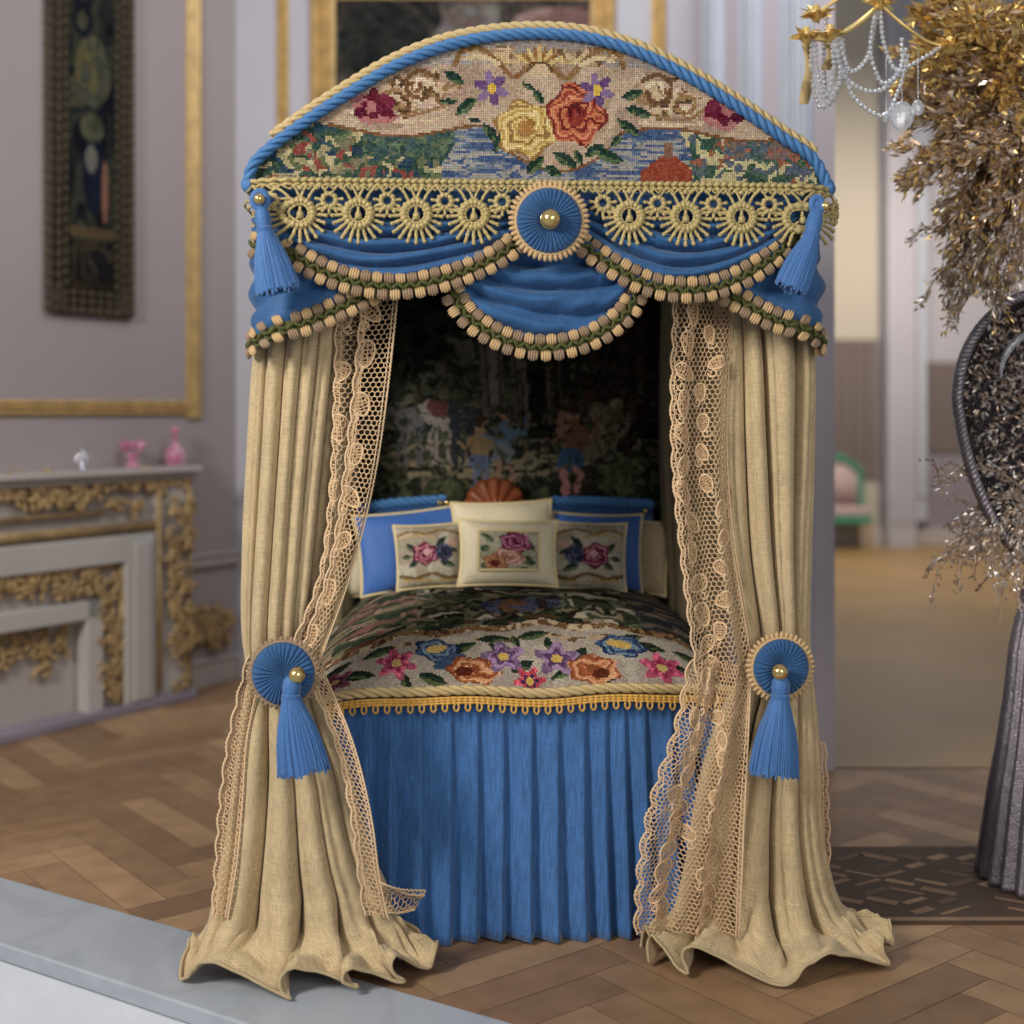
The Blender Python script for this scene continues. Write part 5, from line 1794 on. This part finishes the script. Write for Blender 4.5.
# large painting on the back wall
pxa, pxb = W(311, 50, YB)[0], W(615, 50, YB)[0]
pzt, pzb = HC - .2, W(400, 240, YB)[2]
pt = thing('framed_painting', 'large dark painting in a wide gilt frame on the back wall above the canopy', 'painting', ((pxa + pxb) / 2, YB - .02, pzb))
fw = W(336, 50, YB)[0] - pxa
mb = MB(); T = lambda v: np.stack([v[:, 0], YB - v[:, 1], v[:, 2]], 1)
for a, b in (((pxa + fw / 2, pzb + fw / 2), (pxa + fw / 2, pzt - fw / 2)), ((pxb - fw / 2, pzb + fw / 2), (pxb - fw / 2, pzt - fw / 2)),
             ((pxa + fw / 2, pzb + fw / 2), (pxb - fw / 2, pzb + fw / 2)), ((pxa + fw / 2, pzt - fw / 2), (pxb - fw / 2, pzt - fw / 2))):
    strip(mb, a, b, fw, .06, .004)
mb.build('frame', [GILT], pt, T=T, smooth=False)
cv = Canvas(336, 590, 240, -32, 120, 130, (50, 46, 42), 55)
X, Y = cv.X, cv.Y
cv.blot(np.ones(X.shape, bool), [(34, 32, 28), (22, 22, 20), (52, 46, 38), (40, 36, 34)], 40)
cv.blot((Y > 10) & (X < 400), [(70, 64, 50), (46, 44, 36), (90, 80, 58)], 16)
cv.blot(cv.E(385, 30, 45, 45) < 1, [(22, 24, 22), (32, 34, 30)], 14)
cv.blot((X > 425 + 20 * cv.nz(20)), [(104, 96, 88), (84, 78, 74), (92, 74, 68), (70, 62, 58)], 26, sy=12)
cv.blot((X > 500) & (Y < 30), [(40, 34, 30), (66, 54, 48), (50, 44, 40)], 18)
cv.blot(cv.E(560, 10, 50, 20) < 1, [(104, 72, 66), (128, 100, 92)], 14)
cv.put(cv.E(378, 72, 6, 10) < 1, (168, 54, 56)); cv.put(cv.E(388, 62, 4, 5) < 1, (150, 70, 66))
gs = np.linspace(pxa + fw * .9, pxb - fw * .9, 121); gz = np.linspace(pzb + fw * .5, pzt - fw * .5, 131)
G1, G2 = np.meshgrid(gs, gz, indexing='ij')
mb = MB(); mb.grid(np.stack([G1, np.full_like(G1, YB - .02), G2], -1), 0, cv.lin()); mb.build('canvas', [PAINTC], pt)

# ------------------------------------------------------------------ rug on the floor at the right
rx = [floorr for floorr in (CAM + ray(822, 849) * (1.68 * F / 439), CAM + ray(1080, 849) * (1.68 * F / 439), CAM + ray(1080, 925) * (1.68 * F / 515), CAM + ray(822, 925) * (1.68 * F / 515))]
ya, yb_ = rx[0][1], rx[2][1]; xa, xb = 1.05, 2.75
mb = MB(); mb.box(xa, xb, yb_, ya, .0005, .010, 0, s2l((78, 58, 44)))
rr_ = random.Random(8)
strips = []
cxr_, cyr_ = xa + .55, (ya + yb_) / 2
for i in range(15):
    for j in range(9):
        if rr_.random() < .25: continue
        x = xa + .10 + i * .11; y = yb_ + .10 + j * .088
        if y > ya - .08 or x > xb - .1: continue
        an = radians(32) if ((i // 2) + j // 2) % 2 else radians(-32)
        l_, w_ = rr_.uniform(.04, .075), rr_.uniform(.008, .022)
        c_, s_ = cos(an), sin(an)
        q = [(x + c_ * u * l_ - s_ * v * w_, y + s_ * u * l_ + c_ * v * w_, .0112) for u, v in ((-1, -1), (1, -1), (1, 1), (-1, 1))]
        mb.add(q, [[0, 1, 2, 3]], 0, s2l([(136, 106, 80), (104, 80, 60), (156, 126, 96)][rr_.randrange(3)]))
mb.add([(xa + .01, yb_ + .008, .0111), (xb - .01, yb_ + .008, .0111), (xb - .01, yb_ + .04, .0111), (xa + .01, yb_ + .04, .0111)], [[0, 1, 2, 3]], 0, s2l((140, 112, 86)))
o = mb.build('rug', [mat('marquetry_rug', attr=True, rough=.7, noise=.15, nscale=12)], smooth=False)
tag(o, 'dark brown geometric patterned mat on the floor right of the bed', 'rug')

# ------------------------------------------------------------------ chair in the far room
YC = 12.2
c = W(843, 548, YC); c[2] = .005
fc_ = thing('salon_chair', 'small green and gold salon chair standing by the far wall at the right', 'chair', c)
k_ = (YC + 4) / F
def bx_(n, m, x0, x1, y0, y1, z0, z1, bev=.01):
    mb = MB(); mb.box(c[0] + x0, c[0] + x1, c[1] + y0, c[1] + y1, c[2] + z0, c[2] + z1)
    return mb.build(n, [m], fc_, smooth=False, bevel=bev)
bx_('seat', ROSEF, -.28, .26, -.28, .22, .40, .50, .03)
bx_('seat_rail', GREEN, -.30, .28, -.30, .24, .32, .40)
zt_ = (548 - 456) * k_
mb = MB()
xs_ = np.linspace(-.24, .24, 20)
P = [[(c[0] + x, c[1] + .20, c[2] + .5), (c[0] + x, c[1] + .22, c[2] + zt_ - .10 - .12 * (x / .24) ** 2 * (.5 + .5))] for x in xs_]
mb.grid(np.array(P)); mb.build('backrest', [ROSEF], fc_, solid=.03)
mb = MB()
pth = [c + [-.26, .2, .42], c + [-.27, .2, .8], c + [-.26, .2, zt_ - .22], c + [-.12, .2, zt_ - .09], c + [0, .2, zt_ - .02], c + [.12, .2, zt_ - .09], c + [.26, .2, zt_ - .22], c + [.27, .2, .8], c + [.26, .2, .42]]
mb.tube(curve(pth, 50), .035, 8)
mb.build('back_frame', [GREEN], fc_)
for sx in (-.25, .24):
    for sy in (-.25, .19):
        mb = MB(); mb.tube(curve([c + [sx, sy, .33], c + [sx * 1.08, sy, .2], c + [sx, sy, .001]], 10), np.linspace(.035, .02, 10), 8)
        mb.build('leg', [GILT], fc_)

# ------------------------------------------------------------------ gilded tree sculpture at the right edge
YT = .75
tc_ = W(1066, 895, YT); tc_[2] = 0
bz = 0.002
tree = thing('gilded_tree_sculpture', 'glittering gold and silver foliage sculpture on a fluted silver base at the right edge', 'sculpture', (tc_[0], YT, 0))
kt = (YT + 4) / F
prof = []
for py, lx in ((893, 982), (885, 983), (850, 988), (800, 995), (750, 1002), (700, 1009), (650, 1014), (600, 1024), (560, 1032), (520, 1040)):
    r = tc_[0] - W(lx, py, YT)[0]; z = W(1000, py, YT)[2]
    prof.append((r, z))
dz = prof[0][1]
prof = [(r, max(z - dz * (z < .4), .013) if i else .013) for i, (r, z) in enumerate(prof)]
mb = MB(); mb.lathe([(0, .013)] + prof + [(0, prof[-1][1])], (tc_[0], YT, 0), 240, flute=28, amp=.045)
mb.build('fluted_base', [SILVER], tree)
# oval mirror-like medallion
mc = W(1044, 400, YT - .05); Rx, Rz = 87 * kt, 112 * kt
mb = MB(); P = []
a = np.arange(96) / 96 * 2 * pi
def mshape(a, k):
    z = np.sin(a); x = np.cos(a) * (1 - .18 * np.clip(-z, 0, 1))
    return x * Rx * k, (z * Rz * np.where(z < 0, 1.45, .95)) * k
for k, dp in ((0, .12), (.3, .11), (.6, .085), (.85, .045), (.97, .0), (1.0, -.02), (1.04, 0), (1.02, .04), (.8, .10), (0, .16)):
    x, z = mshape(a, k); P.append(np.stack([mc[0] + x, np.full(96, mc[1] + dp), mc[2] + z], 1))
mb.grid(np.array(P), cv=True)
md = mb.build('medallion', [DGLASS], tree)
mb = MB(); x, z = mshape(a, 1.0)
rope(mb, np.stack([mc[0] + x, np.full(96, mc[1] - .02), mc[2] + z], 1)[list(range(96)) + [0]], .018, .05)
mb.build('medallion_rim', [SILVER], md)
rn = np.random.RandomState(77)
def shard(mb, c, d, l, w_, m):
    """small foil leaf: a thin faceted blade"""
    d = d / (np.linalg.norm(d) + 1e-9)
    s = np.cross(d, rn.randn(3)); s /= np.linalg.norm(s) + 1e-9
    n_ = np.cross(d, s)
    v = [c, c + d * l * .45 + s * w_, c + d * l, c + d * l * .45 - s * w_, c + d * l * .45 + n_ * w_ * .35]
    mb.add(v, [[0, 1, 4], [1, 2, 4], [2, 3, 4], [3, 0, 4], [0, 3, 1], [1, 3, 2]], m)
mb = MB()
for k in range(2800):
    t = rn.rand() * 2 * pi; q = rn.rand() ** .6 * .92
    x, z = mshape(np.array([t]), q)
    p = np.array([mc[0] + x[0], mc[1] + .02 + .08 * (1 - q ** 2), mc[2] + z[0]])
    shard(mb, p, rn.randn(3) * [1, .5, 1], .018 + .016 * rn.rand(), .0042, rn.choice([0, 0, 1]))
mb.build('glitter_inlay', [LEAF_S, LEAF_B], md, smooth=False)
gc = W(1040, 376, YT - .02)
mb = MB(); a_r = np.linspace(1.45, 3.2, 40)
mb.tube(np.stack([gc[0] + .15 * np.cos(a_r), gc[1] - .03 + 0 * a_r, gc[2] + .16 * np.sin(a_r)], 1), .003 + .011 * np.sin(np.linspace(0, pi, 40)), 10)
mb.build('highlight_arc', [GLASSB], md)  # curved tube shaped to stand in for a white highlight arc

core = W(1070, 170, YT)
mb = MB()
trunk = curve([(tc_[0], YT, prof[-1][1] - .05), W(1072, 420, YT + .12), W(1064, 300, YT + .1), W(1060, 200, YT), core, W(1074, 60, YT), W(1078, -40, YT)], 60)
mb.tube(trunk, np.linspace(.05, .03, 60), 10)
mb.build('trunk', [LEAF_B], tree)


def spray(tips, mi, leafs, ll, lw, start=None, droop=.1, spread=.35, twig=.005, name='branch'):
    for (px, py, dY) in tips:
        e = W(px, py, YT + dY)
        s = np.array(core if start is None else start(px, py), float)
        mid = (s + e) / 2 + np.array([0, 0, droop]) + rn.randn(3) * .03
        c_ = curve([s, mid, e], 26)
        mb = MB(); mb.tube(c_, np.linspace(twig * 1.8, twig * .5, 26), 6, 0)
        T = np.gradient(c_, axis=0)
        for k in range(leafs):
            i = int(25 * (1 - rn.rand() ** 1.3 * .85)); i = min(i, 25)
            d = T[i] / np.linalg.norm(T[i]) + rn.randn(3) * spread
            shard(mb, c_[i] + rn.randn(3) * .016, d, ll * (.6 + .8 * rn.rand()), lw * (.7 + .6 * rn.rand()), mi[rn.randint(len(mi))])
        # side twigs
        for k in range(6):
            i = rn.randint(8, 25)
            d = T[i] / np.linalg.norm(T[i]) + rn.randn(3) * .6; d /= np.linalg.norm(d)
            l_ = .09 + .08 * rn.rand()
            cc = curve([c_[i], c_[i] + d * l_ * .5 + [0, 0, .01], c_[i] + d * l_ - [0, 0, .03]], 10)
            mb.tube(cc, .0025, 5, 0)
            for q in range(int(leafs * .16)):
                j = rn.randint(2, 10)
                shard(mb, cc[j] + rn.randn(3) * .008, d + rn.randn(3) * .5, ll * (.5 + .6 * rn.rand()), lw * .8, mi[rn.randint(len(mi))])
        mb.build(name, [LEAF_B, LEAF_G, LEAF_S], tree, smooth=False)


near = lambda px, py: W(1050 + rn.rand() * 20, min(max(py - 20, 20), 330) * .6 + 70, YT)
# gold upper mass
spray([(915, 12, -.1), (945, -8, 0), (928, 40, .05), (918, 62, -.05), (960, 20, -.12), (990, 8, 0), (1010, 40, -.1), (975, 60, -.1), (942, 78, 0), (1000, 90, -.15)],
      (1, 1, 1, 0), 420, .046, .0105, start=near, droop=.05)
# bronze middle mass
spray([(908, 96, .0), (920, 118, -.1), (935, 100, .1), (950, 130, -.1), (908, 176, -.15), (925, 160, -.1), (960, 160, -.15), (985, 130, -.1), (1005, 170, -.15), (970, 195, -.05), (940, 150, .1), (990, 215, -.15)],
      (0, 0, 2, 1), 420, .046, .0085, start=near, droop=.08)
spray([(944, 210, 0), (938, 232, .05), (950, 252, 0), (946, 275, .05), (957, 302, -.05), (970, 285, -.1), (985, 300, -.12), (1000, 250, -.1), (1012, 285, -.15), (975, 240, 0), (1018, 225, -.2)],
      (0, 2, 2, 0, 1), 240, .036, .006, start=lambda px, py: W(1040, 190 + rn.rand() * 40, YT), droop=.10, spread=.3)
# wisps below the medallion
spray([(936, 482, -.05), (938, 566, -.05), (952, 530, 0), (965, 560, -.05), (1000, 590, -.1), (990, 540, -.1), (1015, 560, -.12)],
      (2, 2, 0), 150, .022, .005, start=lambda px, py: W(1040, 500, YT - .02), droop=.06, spread=.35, twig=.003)

# ------------------------------------------------------------------ crystal chandelier arm
YCh = .55
kc = (YCh + 4) / F
ct = W(885, -70, YCh)
ch = thing('chandelier', 'small gilt chandelier with clear bead strands at the upper right', 'chandelier', ct)
mb = MB()
mb.tube(curve([ct, W(883, -30, YCh), W(880, 4, YCh)], 12), .012, 10)
arms = [((880, 4, 0), (862, 22, -.05), (838, 34, -.08), (830, 34, -.08)), ((880, 4, 0), (850, 28, .05), (820, 40, 0), (806, 36, 0)), ((880, 4, 0), (845, -4, .05), (822, 10, .06), (816, 14, .06)), ((880, 4, 0), (905, 26, 0), (935, 44, .02), (950, 46, .02))]
for ar in arms:
    mb.tube(curve([W(x, y, YCh + d) for x, y, d in ar], 24), .0065, 8)
mb.build('arm', [LEAF_G], ch)
for (x, y, d) in ((830, 34, -.08), (806, 36, 0), (816, 14, .06), (950, 46, .02), (880, 2, 0)):
    p = W(x, y, YCh + d); mb = MB()
    mb.lathe([(0, -.03), (.008, -.028), (.02, -.012), (.036, 0), (.030, .004), (.012, .006), (.012, .03), (0, .03)], p, 20, flute=8, amp=.12)
    for k in range(16):
        a = k / 16 * 2 * pi
        shard(mb, p, np.array([cos(a), sin(a), .3 * rn.randn()]), .055 + .02 * rn.rand(), .012, 0)
    mb.build('candle_cup', [LEAF_G], ch, smooth=False)
    mb = MB()
def beads(pts, r=.0085, d=0, n=None):
    c_ = [W(x, y, YCh + q) for x, y, q in pts]
    c_ = curve(c_, 60); n = int(plen(c_) / (r * 2.0)); c_ = resample(c_, n)
    mb = MB()
    for p in c_: mb.ell(p, (r, r, r), 10, 7)
    mb.tube(c_, r * .16, 5)
    mb.build('bead_strand', [GLASSB], ch)
beads([(812, 40, 0), (812, 80, -.01), (822, 108, -.02), (838, 85, -.05), (836, 40, -.08)])
beads([(815, 40, 0), (818, 75, -.01), (825, 98, -.02), (833, 75, -.05), (832, 40, -.08)])
beads([(826, 18, .05), (824, 70, .04), (830, 104, 0), (842, 80, -.04), (840, 38, -.06)])
beads([(834, 40, -.08), (846, 78, -.06), (872, 92, -.03), (896, 78, 0), (906, 50, 0)])
beads([(838, 38, -.08), (852, 72, -.05), (866, 60, -.02), (874, 30, 0), (878, 8, 0)])
beads([(842, 40, -.06), (856, 100, -.04), (884, 116, -.02), (898, 92, 0), (908, 56, 0)])
beads([(880, 8, 0), (886, 50, -.02), (896, 70, 0), (920, 60, .01), (940, 48, .02)])
beads([(876, 8, 0), (872, 60, -.02), (884, 84, -.02), (900, 70, 0), (902, 40, 0)])
for (x, y, r) in ((902, 116, 15), (886, 118, 6), (918, 108, 8)):
    mb = MB(); p = W(x, y, YCh)
    mb.ell(p, (r * kc * .8, .012, r * kc), 18, 10); mb.tube([p + [0, 0, r * kc], W(x, 50, YCh)], .002, 5)
    mb.build('crystal_drop', [GLASSB], ch, smooth=False)
mb = MB()
for x0, y0, y1 in ((806, 44, 104), (828, 44, 70)):
    t = np.linspace(0, 1, 20)
    P = []
    for s_ in (-1, 1):
        P.append(np.array([W(x0 + s_ * 4.5 * (1 - .2 * sin(6 * q)) + 3 * sin(q * 4), y0 + (y1 - y0) * q, YCh + .02 * sin(9 * q) + .01 * s_) for q in t]))
    mb.grid(np.array(P))
mb.build('ribbon', [GOLD_R], ch, solid=.002)
